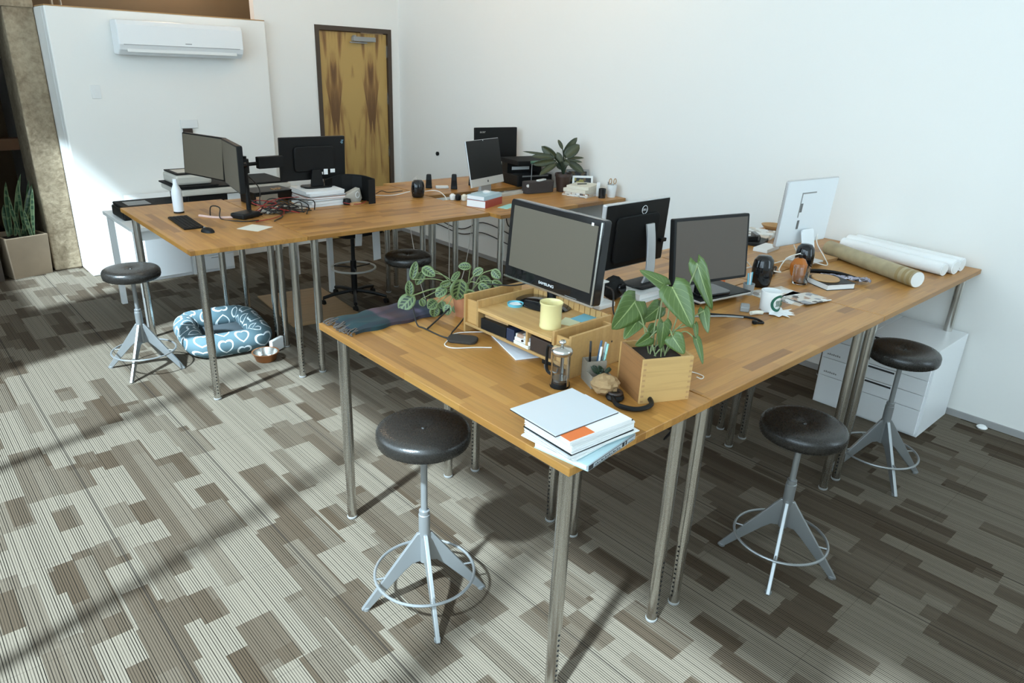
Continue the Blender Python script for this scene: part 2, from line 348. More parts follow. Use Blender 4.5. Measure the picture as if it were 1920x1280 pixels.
def cable(pts, r, mat, label, name='cable', n=7, group=None):
    return tag(obj(name, tb(B(), pts, r, n), mat, smooth=60), label, 'cable', group)
# lettering facing -Y standing upright
def UP(x, y, z, rz=0, extra=None):
    m = Matrix.Translation((x, y, z)) @ Matrix.Rotation(rz, 4, 'Z') @ Matrix.Rotation(PI / 2, 4, 'X')
    return m if extra is None else m @ extra
def leaf(bm, A, Bp, w, kind='heart', droop=.12, fold=.12, face=Vector((-.633, -.682, .366)), n=10):
    A, Bp = Vector(A), Vector(Bp); ax = Bp - A; L = ax.length; t = ax.normalized()
    nrm = (face - t * face.dot(t)); nrm = nrm.normalized() if nrm.length > .05 else t.orthogonal().normalized()
    nrm = (Matrix.Rotation(random.uniform(-.5, .5), 3, t) @ nrm); s = t.cross(nrm)
    uvl = bm.loops.layers.uv.verify(); rows = []
    for i in range(n + 1):
        v = i / n
        if kind == 'heart': pw = (min(1, (v + .12) / .30) ** .6) * max(0, 1 - v) ** .62 * 1.12 if v > 0 else .45
        elif kind == 'oval': pw = max(0, math.sin(PI * min(1, max(0, .04 + .96 * v)))) ** .6 if v > 0 else .12
        elif kind == 'sword': pw = (.55 + .45 * math.sin(PI * min(v * 1.3, 1) * .5)) * (1 if v < .7 else max(.0, (1 - v) / .3) ** .7)
        else: pw = math.sin(PI * (v ** .8)) ** .8 if 0 < v < 1 else .03
        pw = max(pw, .02)
        c = A + ax * v - nrm * (droop * L * (v * v)); row = []
        if kind == 'heart' and i == 0:
            offs = 0
        for j in range(7):
            u = j / 6 - .5
            back = -L * .16 * (abs(u) * 2) ** 1.2 * (1 if kind == 'heart' else 0) * max(0, 1 - v * 3)
            row.append((bm.verts.new(c + s * (u * w * pw) + nrm * (fold * w * abs(u) * 2 * pw) + t * back), (j / 6, v)))
        rows.append(row)
    for a, b in zip(rows, rows[1:]):
        for j in range(6):
            q = (a[j], a[j + 1], b[j + 1], b[j]); f = bm.faces.new([x[0] for x in q])
            for lp, x in zip(f.loops, q): lp[uvl].uv = x[1]
def leaf_obj(name, bm, mat, parent):
    o = obj(name, bm, mat, parent, smooth=80); sm = o.modifiers.new('thick', 'SOLIDIFY'); sm.thickness = .0012; return o

# ---------------------------------------------------------------- the room
XW, YD, YP, ZC = 3.863, 6.71, 6.60, 4.8
struct('floor', b0(B(), (-2.75, -4.2, -.06), (3.95, 10.2, 0)), CARPET)
struct('ceiling', b0(B(), (-2.75, -4.2, ZC), (3.95, 10.2, ZC + .1)), WALL)
struct('wall_right', b0(B(), (XW, -4.2, 0), (XW + .09, 10.2, ZC)), WALL)
DX0, DX1, DZ = 2.745, 3.752, 2.475
bm = B(); b0(bm, (2.06, YD, 0), (DX0, YD + .1, ZC)); b0(bm, (DX1, YD, 0), (XW, YD + .1, ZC)); b0(bm, (DX0, YD, DZ), (DX1, YD + .1, ZC))
struct('wall_back', bm, WALL)
bm = B(); b0(bm, (.115, YP, 0), (2.125, YD, 2.465)); b0(bm, (.115, YD, 0), (2.06, 7.15, 2.465))
struct('wall_partition', bm, WALL, bev=.012)
struct('trim_1', b0(B(), (.118, YP + .005, 2.465), (2.12, 7.14, 2.473)), TAN)
bm = B()
for a, b in (((DX0, 0), (DX0 + .05, DZ)), ((DX1 - .05, 0), (DX1, DZ)), ((DX0 + .05, DZ - .05), (DX1 - .05, DZ))): b0(bm, (a[0], YD - .012, a[1]), (b[0], YD + .09, b[1]))
fr = struct('trim_2', bm, FRAME)
dl = obj('door_1', b0(B(), (-.448, -.02, .01), (.448, .02, DZ - .06)), DOORW); dl['kind'] = 'structure'; dl.location = ((DX0 + DX1) / 2, YD + .04, 0)
bm = B(); bx(bm, (.12, -.05, DZ - .125), (.30, .055, .05)); bx(bm, (.05, -.05, DZ - .165), (.25, .02, .015), .15); bx(bm, (.0, -.045, DZ - .10), (.03, .045, .03))
obj('door_closer', bm, GREY, dl, bev=.004)
for z in (2.16, 1.62, .98, .3): obj('hinge', b0(B(), (.440, -.032, z), (.457, -.018, z + .13)), CHROME, dl)
obj('door_handle', tb(B(), [(-.39, -.02, 1.02), (-.39, -.07, 1.02), (-.28, -.07, 1.02)], .011), CHROME, dl, smooth=True)
struct('baseboard_right', b0(B(), (XW - .012, -4.1, 0), (XW, 6.70, .045)), M('baseboard_paint', (.33, .32, .31), .6))
struct('baseboard_back', b0(B(), (DX1, YD - .011, 0), (XW, YD, .045)), MATS['baseboard_paint'])
struct('column', b0(B(), (-.135, 7.02, 0), (.112, 7.62, ZC)), CONC, bev=.015)
struct('beam', b0(B(), (-2.74, 7.0, 2.455), (.11, 7.4, 2.9)), CONC)
# dark space behind the partition
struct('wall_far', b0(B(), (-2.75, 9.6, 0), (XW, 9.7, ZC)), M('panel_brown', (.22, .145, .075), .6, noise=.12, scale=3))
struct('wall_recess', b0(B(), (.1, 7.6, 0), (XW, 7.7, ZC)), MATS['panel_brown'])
struct('trim_3', b0(B(), (.36, 7.5, 2.3), (.375, 7.56, ZC)), PAPER2)
struct('trim_4', b0(B(), (.44, 7.5, 2.3), (.45, 7.56, ZC)), PAPER2)
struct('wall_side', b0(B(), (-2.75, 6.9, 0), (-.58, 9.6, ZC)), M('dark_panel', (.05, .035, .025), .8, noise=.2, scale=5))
# window wall on the left and windows in front (behind the viewer)
XL = -2.6
def window_wall(nm, horizontal, fixed, spans, lo, hi, z0, z1, th=.12):
    bm = B()
    def seg(a, b, za, zb):
        if b - a < .001 or zb - za < .001: return
        if horizontal: b0(bm, (a, fixed - th, za), (b, fixed, zb))
        else: b0(bm, (fixed - th, a, za), (fixed, b, zb))
    seg(lo, hi, 0, z0); seg(lo, hi, z1, ZC); cur = lo
    for sp in spans:
        a, b = sp[:2]; seg(cur, a, z0, z1); cur = b
        if len(sp) > 2: seg(a, b, sp[2], z1)
        if len(sp) > 3: seg(a, b, z0, sp[3])
    seg(cur, hi, z0, z1)
    struct(nm, bm, WALL)
window_wall('wall_left', False, XL, [(-4.0, -3.1, 4.6), (-3.0, -1.7, 4.6), (-1.6, -.28, 4.12), (-.20, 1.075, 4.12), (1.125, 2.57, 4.12), (2.62, 3.96, 4.12), (5.15, 6.25, 4.6, 2.5)], -4.2, 6.9, 1.25, 4.6)
window_wall('wall_front', True, -4.1, [(2.7, 3.84)], -2.72, 3.9, .9, 4.3)
# a pendant that lights the recess from above, out of view
pl_ = thing('pendant_lamp', 'warm lit pendant lamp above the recess behind the partition', 'lamp', (1.5, 7.25, 3.5))
obj('shade', la(B(), [(.02, .16), (.05, .15), (.16, 0), (.155, 0), (.045, .14)], 24), BLACK, pl_, smooth=True)
obj('cord', cy(B(), (0, 0, .15), (0, 0, 1.29), .004), BLACK, pl_)
lp = bpy.data.lights.new('bulb', 'POINT'); lo_ = bpy.data.objects.new('bulb', lp); COL.objects.link(lo_); lo_.location = (0, 0, -.03); lo_.parent = pl_
lp.energy = 30; lp.color = (1, .66, .36); lp.shadow_soft_size = .08

for k, (x, y) in enumerate(((.9, 4.6), (2.6, 5.2), (2.9, 3.2))):
    pd = thing('pendant_lamp', ('warm pendant lamp over the leftmost far desk', 'warm pendant lamp nearest the wooden door', 'warm pendant lamp over the far right desk')[k], 'lamp', (x, y, 3.7), 0)
    obj('shade', la(B(), [(.02, .16), (.05, .15), (.16, 0), (.155, 0), (.045, .14)], 24), BLACK, pd, smooth=True); obj('cord', cy(B(), (0, 0, .15), (0, 0, 1.09), .004), BLACK, pd)
    lp2 = bpy.data.lights.new('bulb', 'POINT'); l2 = bpy.data.objects.new('bulb', lp2); COL.objects.link(l2); l2.location = (0, 0, -.03); l2.parent = pd; lp2.energy = 17; lp2.color = (1, .66, .36); lp2.shadow_soft_size = .12
struct('wall_blocker', b0(B(), (.05, 7.62, 0), (.11, 9.6, ZC)), WALL)  # added wall, keeps the recess pendant's light off the space behind the column
struct('trim_5', b0(B(), (-2.7, 7.95, 1.10), (.05, 8.1, 1.215)), M('ledge_wood', (.22, .09, .03), .5))
# ---------------------------------------------------------------- desks
def table_leg(x, y):
    bm = B(); cy(bm, (x, y, .335), (x, y, H - .032), .0255, n=24); o = obj('leg', bm, CHROME, None, smooth=True)
    return o
_tops, _legs = {}, {}
def desk(label, x, y, rz, L=1.55, Wd=.75, group='butcher block desks'):
    t = thing('desk', label, 'desk', (x, y, 0), rz, group)
    obj('desktop', b0(B(), (0, 0, H - .03), (L, Wd, H)), OAK, t, bev=.0025)
    for px in (.075, L - .075):
        for py in (.075, Wd - .075):
            bm = B(); cy(bm, (px, py, .33), (px, py, H - .032), .0255, n=24); cy(bm, (px, py, H - .036), (px, py, H - .0305), .045, n=24)
            lg = obj('leg', bm, CHROME, t, smooth=True)
            bm = B(); cy(bm, (px, py, .012), (px, py, .329), .0225, n=24)
            lo = obj('lower_tube', bm, CHROME, lg, smooth=True)
            bm = B()
            s = 1 if px > L / 2 else -1
            for k in range(12): cy(bm, (px + s * .021, py, .05 + k * .023), (px + s * .0236, py, .05 + k * .023), .0045, n=8)
            obj('adjustment_holes', bm, MATTE, lg)
            obj('foot', la(B(), [(0, 0), (.022, 0), (.0245, .004), (.0245, .012), (0, .013)], 20, (px, py, 0)), GREY, lg, smooth=True)
    return t
desk('oak block desk nearest the viewer, stacked with papers at its corner', .75, 0, PI / 2)
desk('oak block desk under the coffee shop mug, front row of the near group', .756, 0, 0)
desk('oak block desk with the cardboard tube, at the white wall', 2.312, 0, 0, 1.535)
desk('oak block desk under the curved-stand monitor, back row of the near group', .756, .757, 0)
desk('oak block desk under the slim all-in-one computer seen from behind', 2.312, .757, 0, 1.535)
th = -.0163; x5, y5 = -.026, 3.097
desk('oak block desk with the white bottle, left end of the far group', x5 + .75 * math.cos(th), y5 + .75 * math.sin(th), PI / 2 + th)
desk('oak block desk with a bare top in the front row of the far group', .730, 3.085, th)
desk('oak block desk behind the stack of books under the black monitor', .742, 3.843, th)
desk('oak block desk with the red book, at the far right of the far group', 2.292, 2.935, 0, 1.545)
desk('oak block desk under the printer and potted plant by the wall', 2.315, 3.93, 0, 1.53)

# ---------------------------------------------------------------- stools
def make_stool(label, x, y, rz, zs, group='round swivel stools'):
    t = thing('swivel_stool', label, 'stool', (x, y, 0), rz, group)
    R0 = .183
    bm = B(); la(bm, [(0, zs - .010), (.012, zs - .010), (.03, zs - .004), (.07, zs), (.14, zs - .001), (.166, zs - .005), (.177, zs - .013), (.1825, zs - .024), (R0, zs - .04), (R0, zs - .05), (.179, zs - .064), (.165, zs - .074), (.10, zs - .078), (0, zs - .078)], 48)
    st = obj('seat', bm, LEATHER, t, smooth=70)
    bm = B(); tb(bm, [(.1785 * math.cos(a * PI / 24), .1785 * math.sin(a * PI / 24), zs - .0235) for a in range(48)], .0018, 6, sm=False, closed=True); obj('piping', bm, LEATHER, st, smooth=True)
    obj('button', la(B(), [(0, zs - .004), (.008, zs - .006), (.011, zs - .011), (0, zs - .012)], 16), LEATHER, st, smooth=True)
    bm = B(); cy(bm, (0, 0, zs - .086), (0, 0, zs - .078), .11, n=32); obj('seat_plate', bm, MATTE, t)
    bm = B(); cy(bm, (0, 0, .33), (0, 0, zs - .084), .0135, n=20); obj('post', bm, SILVER, t, smooth=True)
    bm = B(); la(bm, [(.0, .33), (.022, .33), (.0235, .34), (.0235, .43), (.021, .432), (.0215, .45), (.014, .452), (0, .452)], 24); obj('collar', bm, SILVER, t, smooth=40)
    bm = B(); cy(bm, (0, 0, .20), (0, 0, .345), .020, n=20); obj('hub', bm, SILVER, t, smooth=True)
    for k in range(4):
        a = k * PI / 2; Mx = Matrix.Rotation(a, 4, 'Z') @ Matrix.Rotation(PI / 2, 4, 'X')
        bm = B(); prism(bm, [(.015, .342), (.03, .342), (.172, .142), (.268, .006), (.262, 0), (.240, 0), (.125, .125), (.085, .168), (.05, .20), (.015, .205)], -.0085, .0085, Mx)
        lg = obj('leg', bm, SILVER, t, bev=.003)
        bm = B(); cy(bm, (.247 * math.cos(a), .247 * math.sin(a), 0), (.247 * math.cos(a), .247 * math.sin(a), .012), .014, n=12); obj('foot_cap', bm, SILVER, lg, smooth=True)
    bm = B(); tb(bm, [(.207 * math.cos(a * PI / 24), .207 * math.sin(a * PI / 24), .145) for a in range(48)], .0062, 8, sm=False, closed=True)
    for k in range(4):
        a = k * PI / 2; cy(bm, (.165 * math.cos(a), .165 * math.sin(a), .145), (.207 * math.cos(a), .207 * math.sin(a), .145), .004, n=8)
    obj('foot_ring', bm, SILVER, t, smooth=True)
    return t
make_stool('round black swivel stool in front of the desk corner with papers, fully on view', .02, .775, R_(156), .835)
make_stool('round black swivel stool nearest on the right, in front of the wide desk', 1.435, -.07, R_(202), .745)
make_stool('round black swivel stool before the white drawer cabinets', 2.645, -.03, R_(180 + 48), .785)
make_stool('round black swivel stool on the left beside the pet bed', -.157, 3.96, R_(142), .75)
make_stool('black stool in shadow under the far desks', 1.62, 3.24, R_(20), .75)

# ---------------------------------------------------------------- white drawer cabinets by the right wall
def drawer_unit(label, y0, y1, n, labelled):
    t = thing('drawer_cabinet', label, 'cabinet', (3.29, y0, 0), 0, 'white drawer cabinets')
    w = y1 - y0
    obj('body', b0(B(), (.012, 0, .0), (.545, w, .60)), WHITE, t, bev=.002)
    hs = [.10, .103, .103, .103, .175] if n == 5 else [.125, .13, .13, .195]
    z = .597
    for i, h in enumerate(hs):
        d = obj('drawer', b0(B(), (-.006, .014, z - h + .004), (.012, w - .014, z)), WHITE, t, bev=.0015)
        if not labelled:
            if i in (0, 1, 2, 3): obj('handle_slot', b0(B(), (-.0075, w * .52, z - .022), (-.0055, w * .94, z - .010)), TEXTM, d)
        z -= h
    return t
u2 = drawer_unit('white drawer cabinet with black slot pulls, nearer the viewer', -.035, .375, 5, False)
u1 = drawer_unit('white drawer cabinet with labelled shallow drawers, half hidden behind the desk legs', .378, .66, 9, True)
for i, z_ in enumerate((.50, .37, .24)):
    bm = B()
    for k in range(7): b0(bm, (-.0072, .24 - k * .013, z_), (-.0062, .231 - k * .013, z_ + .010 + .003 * (k % 2)))
    obj('faded_label', bm, GREY, u1)
tag(obj('crumpled_tissue', la(B(), [(0, 0), (.03, .004), (.034, .012), (.02, .024), (0, .028)], 9), PAPER), 'small crumpled white tissue on the carpet at the foot of the right wall', 'tissue', loc=(3.80, -.27, 0))

# ---------------------------------------------------------------- left corner: cabinet, white table, printers
t = thing('filing_cabinet', 'long white cabinet with three drawers against the partition wall', 'cabinet', (.50, 6.13, 0))
obj('body', b0(B(), (0, .01, 0), (.86, .45, .78)), WHITE, t, bev=.002)
obj('side_door', b0(B(), (.01, -.005, .03), (.42, .012, .77)), WHITE, t, bev=.003)
obj('pilaster', b0(B(), (.435, -.008, .0), (.475, .012, .78)), WPLAST, t)
for i in range(5):
    d = obj('drawer', b0(B(), (.49, -.005, .03 + i * .149), (.85, .012, .172 + i * .149)), WHITE, t, bev=.002)
    obj('handle', b0(B(), (.62, -.012, .15 + i * .149), (.72, -.004, .156 + i * .149)), GREY, d)
t = thing('work_table', 'white table behind the desks carrying the printers', 'table', (.085, 4.78, 0))
obj('tabletop', b0(B(), (0, 0, .80), (1.75, .84, .83)), WPLAST, t, bev=.002)
for x in (.04, 1.71):
    for y in (.05, .79): obj('leg', b0(B(), (x - .022, y - .022, 0), (x + .022, y + .022, .80)), WPLAST, t)
obj('apron', b0(B(), (.06, .04, .72), (1.7, .06, .80)), WPLAST, t)
t = thing('flatbed_scanner', 'flat black scanner on the left end of the white table', 'scanner', (.12, 5.10, .83))
obj('body', b0(B(), (0, 0, 0), (.50, .34, .085)), BLACK, t, bev=.012); obj('lid', b0(B(), (.01, .01, .087), (.49, .33, .11)), MATTE, t, bev=.008)
obj('glass_panel', b0(B(), (.06, .05, .1105), (.24, .24, .1125)), GLOSS, t)
t = thing('laser_printer', 'large black and beige printer on the white table behind the bottle', 'printer', (.46, 5.0, .83))
obj('body', b0(B(), (.18, .12, 0), (1.05, .58, .16)), BLACK, t, bev=.012); obj('control_panel', b0(B(), (.52, .108, .05), (.64, .118, .15)), WPLAST, t, bev=.003)
obj('output_tray', b0(B(), (.12, .06, .162), (1.10, .60, .215)), BEIGE, t, bev=.015); obj('scanner_bed', b0(B(), (.13, .07, .217), (1.08, .58, .232)), MATTE, t, bev=.006)
t = thing('document_scanner', 'beige document box with dark rim stacked on the big printer', 'box', (.56, 5.10, 1.064))
obj('tray', b0(B(), (-.03, -.04, 0), (.34, .38, .014)), MATTE, t, bev=.006); obj('body', b0(B(), (0, 0, .016), (.30, .34, .10)), BEIGE, t, bev=.02); obj('lid', b0(B(), (.01, .01, .101), (.29, .33, .112)), MATTE, t, bev=.004); obj('inset', b0(B(), (.04, .06, .1125), (.2, .26, .115)), BEIGE, t)
t = thing('wall_air_conditioner', 'white wall-mounted air conditioner high on the partition', 'air conditioner', (.62, YP - .012, 2.085))
prof = [(0, 0), (-.13, 0), (-.185, .045), (-.205, .09), (-.205, .26), (-.18, .30), (0, .30)]
bm = B(); prism(bm, [(p[0], p[1]) for p in prof], 0, 1.16, Matrix.Rotation(PI / 2, 4, 'Z') @ Matrix.Rotation(PI / 2, 4, 'X'))
for v in bm.verts: v.co = Vector((v.co.x, v.co.y, v.co.z))
ac = obj('casing', bm, WHITE, t, bev=.012, seg=3)
obj('louvre', bx(B(), (.58, -.185, .052), (1.02, .008, .05), 0, None), WPLAST, t); obj('louvre_gap', b0(B(), (.04, -.2065, .088), (1.12, -.204, .093)), GREY, t)
obj('badge', b0(B(), (.59, -.2065, .112), (.65, -.2045, .120)), GREY, t)
t = thing('wall_switch', 'white switch plate on the partition below the air conditioner', 'switch', (.415, YP - .006, 1.75)); obj('plate', b0(B(), (-.04, 0, -.06), (.04, .006, .06)), WPLAST, t, bev=.002); obj('rocker', b0(B(), (-.016, -.004, -.032), (.016, 0, .032)), WPLAST, t)
tag(obj('wall_outlet', bx(B(), (0, 0, 0), (.17, .01, .085)), WPLAST, bev=.003), 'white outlet plate on the partition above the folded monitors', 'outlet', loc=(1.22, YP - .006, 1.445))
tag(obj('wall_bracket', b0(B(), (0, 0, 0), (.09, .03, .16)), DARKBR, bev=.003), 'small dark box on the partition just under the outlet plate', 'box', loc=(1.15, YP - .034, 1.24))
tag(obj('wall_hook', la(B(), [(0, 0), (.022, 0), (.024, .02), (.012, .03), (0, .03)], 14), MATTE, smooth=True), 'small dark hook on the white side wall above the far desks', 'hook', loc=(XW - .001, 5.89, 1.10)); bpy.data.objects['wall_hook'].rotation_euler = (0, -PI / 2, 0)
t = thing('potted_snake_plant', 'square stone-coloured planter with striped snake plant by the concrete column', 'plant', (-.372, 7.11, 0), R_(14)); 
bm = B(); la(bm, [(.245, 0), (.268, .40), (.232, .40), (.225, .34), (0, .34)], 4); bmesh.ops.rotate(bm, verts=bm.verts[:], cent=(0, 0, 0), matrix=Matrix.Rotation(PI / 4, 3, 'Z')); 
bmesh.ops.translate(bm, verts=bm.verts[:], vec=(0, .0, 0)); pt = obj('pot', bm, STONE, t, bev=.006)
obj('soil', b0(B(), (-.155, -.155, .33), (.155, .155, .355)), SOIL, t)
SNAKE = [(-.425,7.087,.398,-.364,7.304,.880,.058),(-.399,7.035,.394,-.243,7.219,.960,.068),(-.329,7.110,.371,-.165,7.188,.855,.064),(-.270,7.142,.368,-.183,7.240,.888,.069),(-.442,7.151,.368,-.422,7.261,.667,.058),(-.258,6.989,.38,-.196,7.0,.844,.047),(-.344,7.131,.355,-.331,7.181,.709,.053),(-.297,7.139,.372,-.198,7.106,.697,.053),(-.400,7.160,.381,-.395,7.208,.600,.053),(-.274,6.994,.37,-.294,7.032,.640,.047),(-.36,7.02,.36,-.40,7.0,.78,.06),(-.31,7.06,.36,-.30,7.04,.92,.062)]
bm = B()
for a in SNAKE: leaf(bm, a[:3], a[3:6], a[6], 'sword', .03, .18, n=8)
sp_ = leaf_obj('foliage', bm, SNAKM, t); sp_.matrix_parent_inverse = (Matrix.Translation((-.372, 7.11, 0)) @ Matrix.Rotation(R_(14), 4, 'Z')).inverted()

# ---------------------------------------------------------------- on and over the floor, far group
t = thing('drafting_chair', 'black drafting chair with grey foot ring under the far desks', 'chair', (1.82, 4.44, 0), R_(8))
bm = B()
for k in range(5):
    a = 2 * PI * k / 5 + .3; d = Vector((math.cos(a), math.sin(a), 0)); tb(bm, [d * .02 + Vector((0, 0, .11)), d * .18 + Vector((0, 0, .095)), d * .30 + Vector((0, 0, .07))], .016, 8)
obj('base', bm, BLACK, t, smooth=True)
for k in range(5):
    a = 2 * PI * k / 5 + .3; x, y = .30 * math.cos(a), .30 * math.sin(a); bm = B(); cy(bm, (x - .012, y, .026), (x + .012, y, .026), .026, n=16); cy(bm, (x, y, .03), (x, y, .075), .006, n=8); obj('caster', bm, BLACK, t, smooth=True)
bm = B(); cy(bm, (0, 0, .08), (0, 0, .40), .028, n=16); cy(bm, (0, 0, .40), (0, 0, .66), .018, n=16); obj('post', bm, BLACK, t, smooth=True)
bm = B(); tb(bm, [(.2 * math.cos(a * PI / 20), .2 * math.sin(a * PI / 20), .33) for a in range(40)], .010, 8, sm=False, closed=True)
fr_ = obj('foot_ring', bm, M('ring_grey', (.42, .4, .36), .4), t, smooth=True)
bm = B()
for k in range(3): a = 2 * PI * k / 3; cy(bm, (.02 * math.cos(a), .02 * math.sin(a), .33), (.195 * math.cos(a), .195 * math.sin(a), .33), .006, n=8)
obj('ring_spokes', bm, BLACK, t)
bm = B(); prism(bm, rrect(.46, .44, .08), .66, .72); obj('seat', bm, MATTE, t, bev=.02)
bm = B(); b0(bm, (-.03, .20, .60), (.03, .22, .86)); obj('back_bar', bm, BLACK, t)
bm = B(); prism(bm, rrect(.42, .22, .07), -.02, .02, Matrix.Translation((0, .25, .88)) @ Matrix.Rotation(PI / 2, 4, 'X')); obj('backrest', bm, MATTE, t, bev=.012)
for i, (x, z0, z1, w, tl) in enumerate(((-.10, .62, .665, .075, .1), (.10, .46, .66, .085, -.03))):
    bm = B(); bx(bm, (0, 0, 0), (w, .0012, z1 - z0 + .06)); o = obj('hanging_tag', bm, PAPER, t); o.location = (x, -.22, (z0 + z1) / 2); o.rotation_euler = (0, tl, 0)
tag(obj('plywood_sheet', bx(B(), (0, 0, .006), (.62, .95, .012)), PLY), 'brown plywood sheet lying on the carpet under the far desks', 'board', loc=(1.40, 4.56, 0), rz=-.1)
# pet bed
t = thing('pet_bed', 'blue pet bed printed with white hearts on the carpet', 'pet bed', (.475, 4.17, 0), R_(-8))
def bolster(cx, cy_, rx, ry, r, e=5.5, n=72, k=18):
    bm = B(); uvl = bm.loops.layers.uv.verify(); rings = []
    def sup(a):
        c, s = math.cos(a), math.sin(a); return rx * abs(c) ** (2 / e) * (1 if c > 0 else -1), ry * abs(s) ** (2 / e) * (1 if s > 0 else -1)
    fine = [2 * PI * q / 3600 for q in range(3601)]; cum = [0]
    for q in range(3600): p0, p1 = sup(fine[q]), sup(fine[q + 1]); cum.append(cum[-1] + math.hypot(p1[0] - p0[0], p1[1] - p0[1]))
    angs = []; q = 0
    for i in range(n):
        while cum[q] < cum[-1] * i / n: q += 1
        angs.append(fine[q])
    for i in range(n):
        a = angs[i]; c, s = math.cos(a), math.sin(a)
        px = rx * abs(c) ** (2 / e) * (1 if c > 0 else -1); py = ry * abs(s) ** (2 / e) * (1 if s > 0 else -1)
        p0, p1 = sup(a - .02), sup(a + .02); nx, ny = p1[1] - p0[1], p0[0] - p1[0]; l = math.hypot(nx, ny) or 1; nx, ny = nx / l, ny / l; ring = []
        pinch = 1 - .08 * math.exp(-((abs(abs(math.degrees(a) % 90 - 45)) / 9) ** 2)) + random.uniform(-.02, .02)
        for j in range(k):
            b = 2 * PI * j / k; rr = r * pinch
            ring.append((bm.verts.new((px + nx * rr * math.cos(b) * .95, py + ny * rr * math.cos(b) * .95, r + .002 + (rr * math.sin(b)) * 1.0)), (i / n, j / k)))
        rings.append(ring)
    for i in range(n):
        a, b = rings[i], rings[(i + 1) % n]
        for j in range(k):
            q = (a[j], a[(j + 1) % k], b[(j + 1) % k], b[j]); f = bm.faces.new([x[0] for x in q]); uv = [list(x[1]) for x in q]
            if i == n - 1: uv[2][0] = uv[3][0] = 1
            if j == k - 1: uv[1][1] = uv[2][1] = 1
            for lp_, u in zip(f.loops, uv): lp_[uvl].uv = u
    return bm
obj('bolster', bolster(0, 0, .245, .315, .088), HEART, t, smooth=80)
bm = B(); prism(bm, rrect(.50, .62, .12), .006, .055); obj('cushion', bm, M('cushion_slate', (.035, .045, .05), .9, noise=.2), t, bev=.02)
t = thing('pet_bowl', 'copper coloured metal pet bowl beside the heart print bed', 'bowl', (.575, 3.605, 0))
obj('bowl', la(B(), [(0, 0), (.066, 0), (.072, .004), (.092, .062), (.099, .066), (.099, .069), (.089, .068), (.07, .012), (0, .010)], 36), COPPER, t, smooth=50)
obj('lining', la(B(), [(.0885, .066), (.0695, .0125), (0, .0125), (0, .0135), (.069, .0135), (.088, .0675)], 36), CHROME, t, smooth=50)
tag(obj('paper_packet', bx(B(), (0, 0, .05), (.14, .03, .10)), PAPER, bev=.006), 'small white packet standing on the carpet behind the copper bowl', 'packet', loc=(.72, 3.73, 0), rz=.5)

# ---------------------------------------------------------------- monitors
RX90 = Matrix.Rotation(PI / 2, 4, 'X')
def monitor(label, x, y, z0, zb, yaw, tilt, w, h, back=False, th=.03, bez=.018, house=BLACK, scr=SCREEN, edge=None, chin=0, name='monitor', bulge=True, cat_='monitor', rnd=.008, backm=None):
    t = thing(name, label, cat_, (x, y, z0), R_(yaw))
    P = Matrix.Translation((0, 0, zb - z0)) @ Matrix.Rotation(-R_(tilt), 4, 'X')
    Q = P @ Matrix.Translation((0, 0, h / 2)) @ RX90
    s = -1 if not back else 1          # -1: the screen looks towards local -Y
    bm = B(); prism(bm, rrect(w, h, rnd), *((-th, 0)), Mx=Q if s < 0 else Q @ Matrix.Translation((0, 0, 0)))
    obj('housing', bm, edge or house, t, bev=.003)
    Qs = Q if s < 0 else Q @ Matrix.Translation((0, 0, -th)) @ Matrix.Rotation(PI, 4, 'Y')
    bm = B(); prism(bm, rrect(w - .006, h - .006, rnd), 0, .002, Qs); bz = obj('bezel', bm, house, t)
    bm = B(); bx(bm, (0, chin / 2, .0024), (w - 2 * bez, h - 2 * bez - chin, .0012), 0, Qs); obj('screen', bm, scr, t)
    Qb = Q @ Matrix.Translation((0, 0, -th)) @ Matrix.Rotation(PI, 4, 'Y') if s < 0 else Q
    bm = B(); prism(bm, rrect(w - .012, h - .012, rnd), 0, .002, Qb); obj('back_cover', bm, backm or house, t)
    if bulge: bm = B(); prism(bm, rrect(w * .62, h * .6, .03), 0, .022, Qb); obj('back_bulge', bm, backm or house, t, bev=.01)
    return t, P, Q
RZ = H + .135
# samsung on the bamboo riser
t, P, Q = monitor('glossy black monitor standing on the bamboo riser, screen towards the left', .742, .87, RZ, 1.222, -91.7, 4.7, .566, .356, th=.045, bez=.026, house=GLOSS, scr=GSCREEN, rnd=.014, chin=.028)
bm = B(); prism(bm, rrect(.007, .34, .003), 0, .004, Q @ Matrix.Translation((.276, 0, .002))); obj('side_trim', bm, CHROME, t)
text('lettering', 'SAMSUNG', .017, WINK, t, Q @ Matrix.Translation((0, -.152, .003)), sx=1.25)
bm = B(); prism(bm, rrect(.60, .008, .003), -.002, .004, Q @ Matrix.Translation((0, -.176, 0)) @ Matrix.Diagonal((.95, 1, 1, 1))); obj('lower_lip', bm, CHROME, t)
bm = B(); bx(bm, (.155, -.168, .003), (.07, .002, .001), 0, Q); obj('button_strip', bm, GREY, t)
bm = B(); bx(bm, (.225, .155, .003), (.012, .012, .001), 0, Q); obj('sticker', bm, WINK, t)
bm = B(); cy(bm, (0, .05, .012), (0, .03, .10), .028, .02, n=20); obj('stand_neck', bm, GLOSS, t, smooth=True)
bm = B(); la(bm, [(0, 0), (.118, 0), (.122, .005), (.10, .012), (.03, .02), (0, .02)], 40); o = obj('stand_base', bm, GLOSS, t, smooth=True); o.location = (0, -.01, 0); o.scale = (1.15, .85, 1)
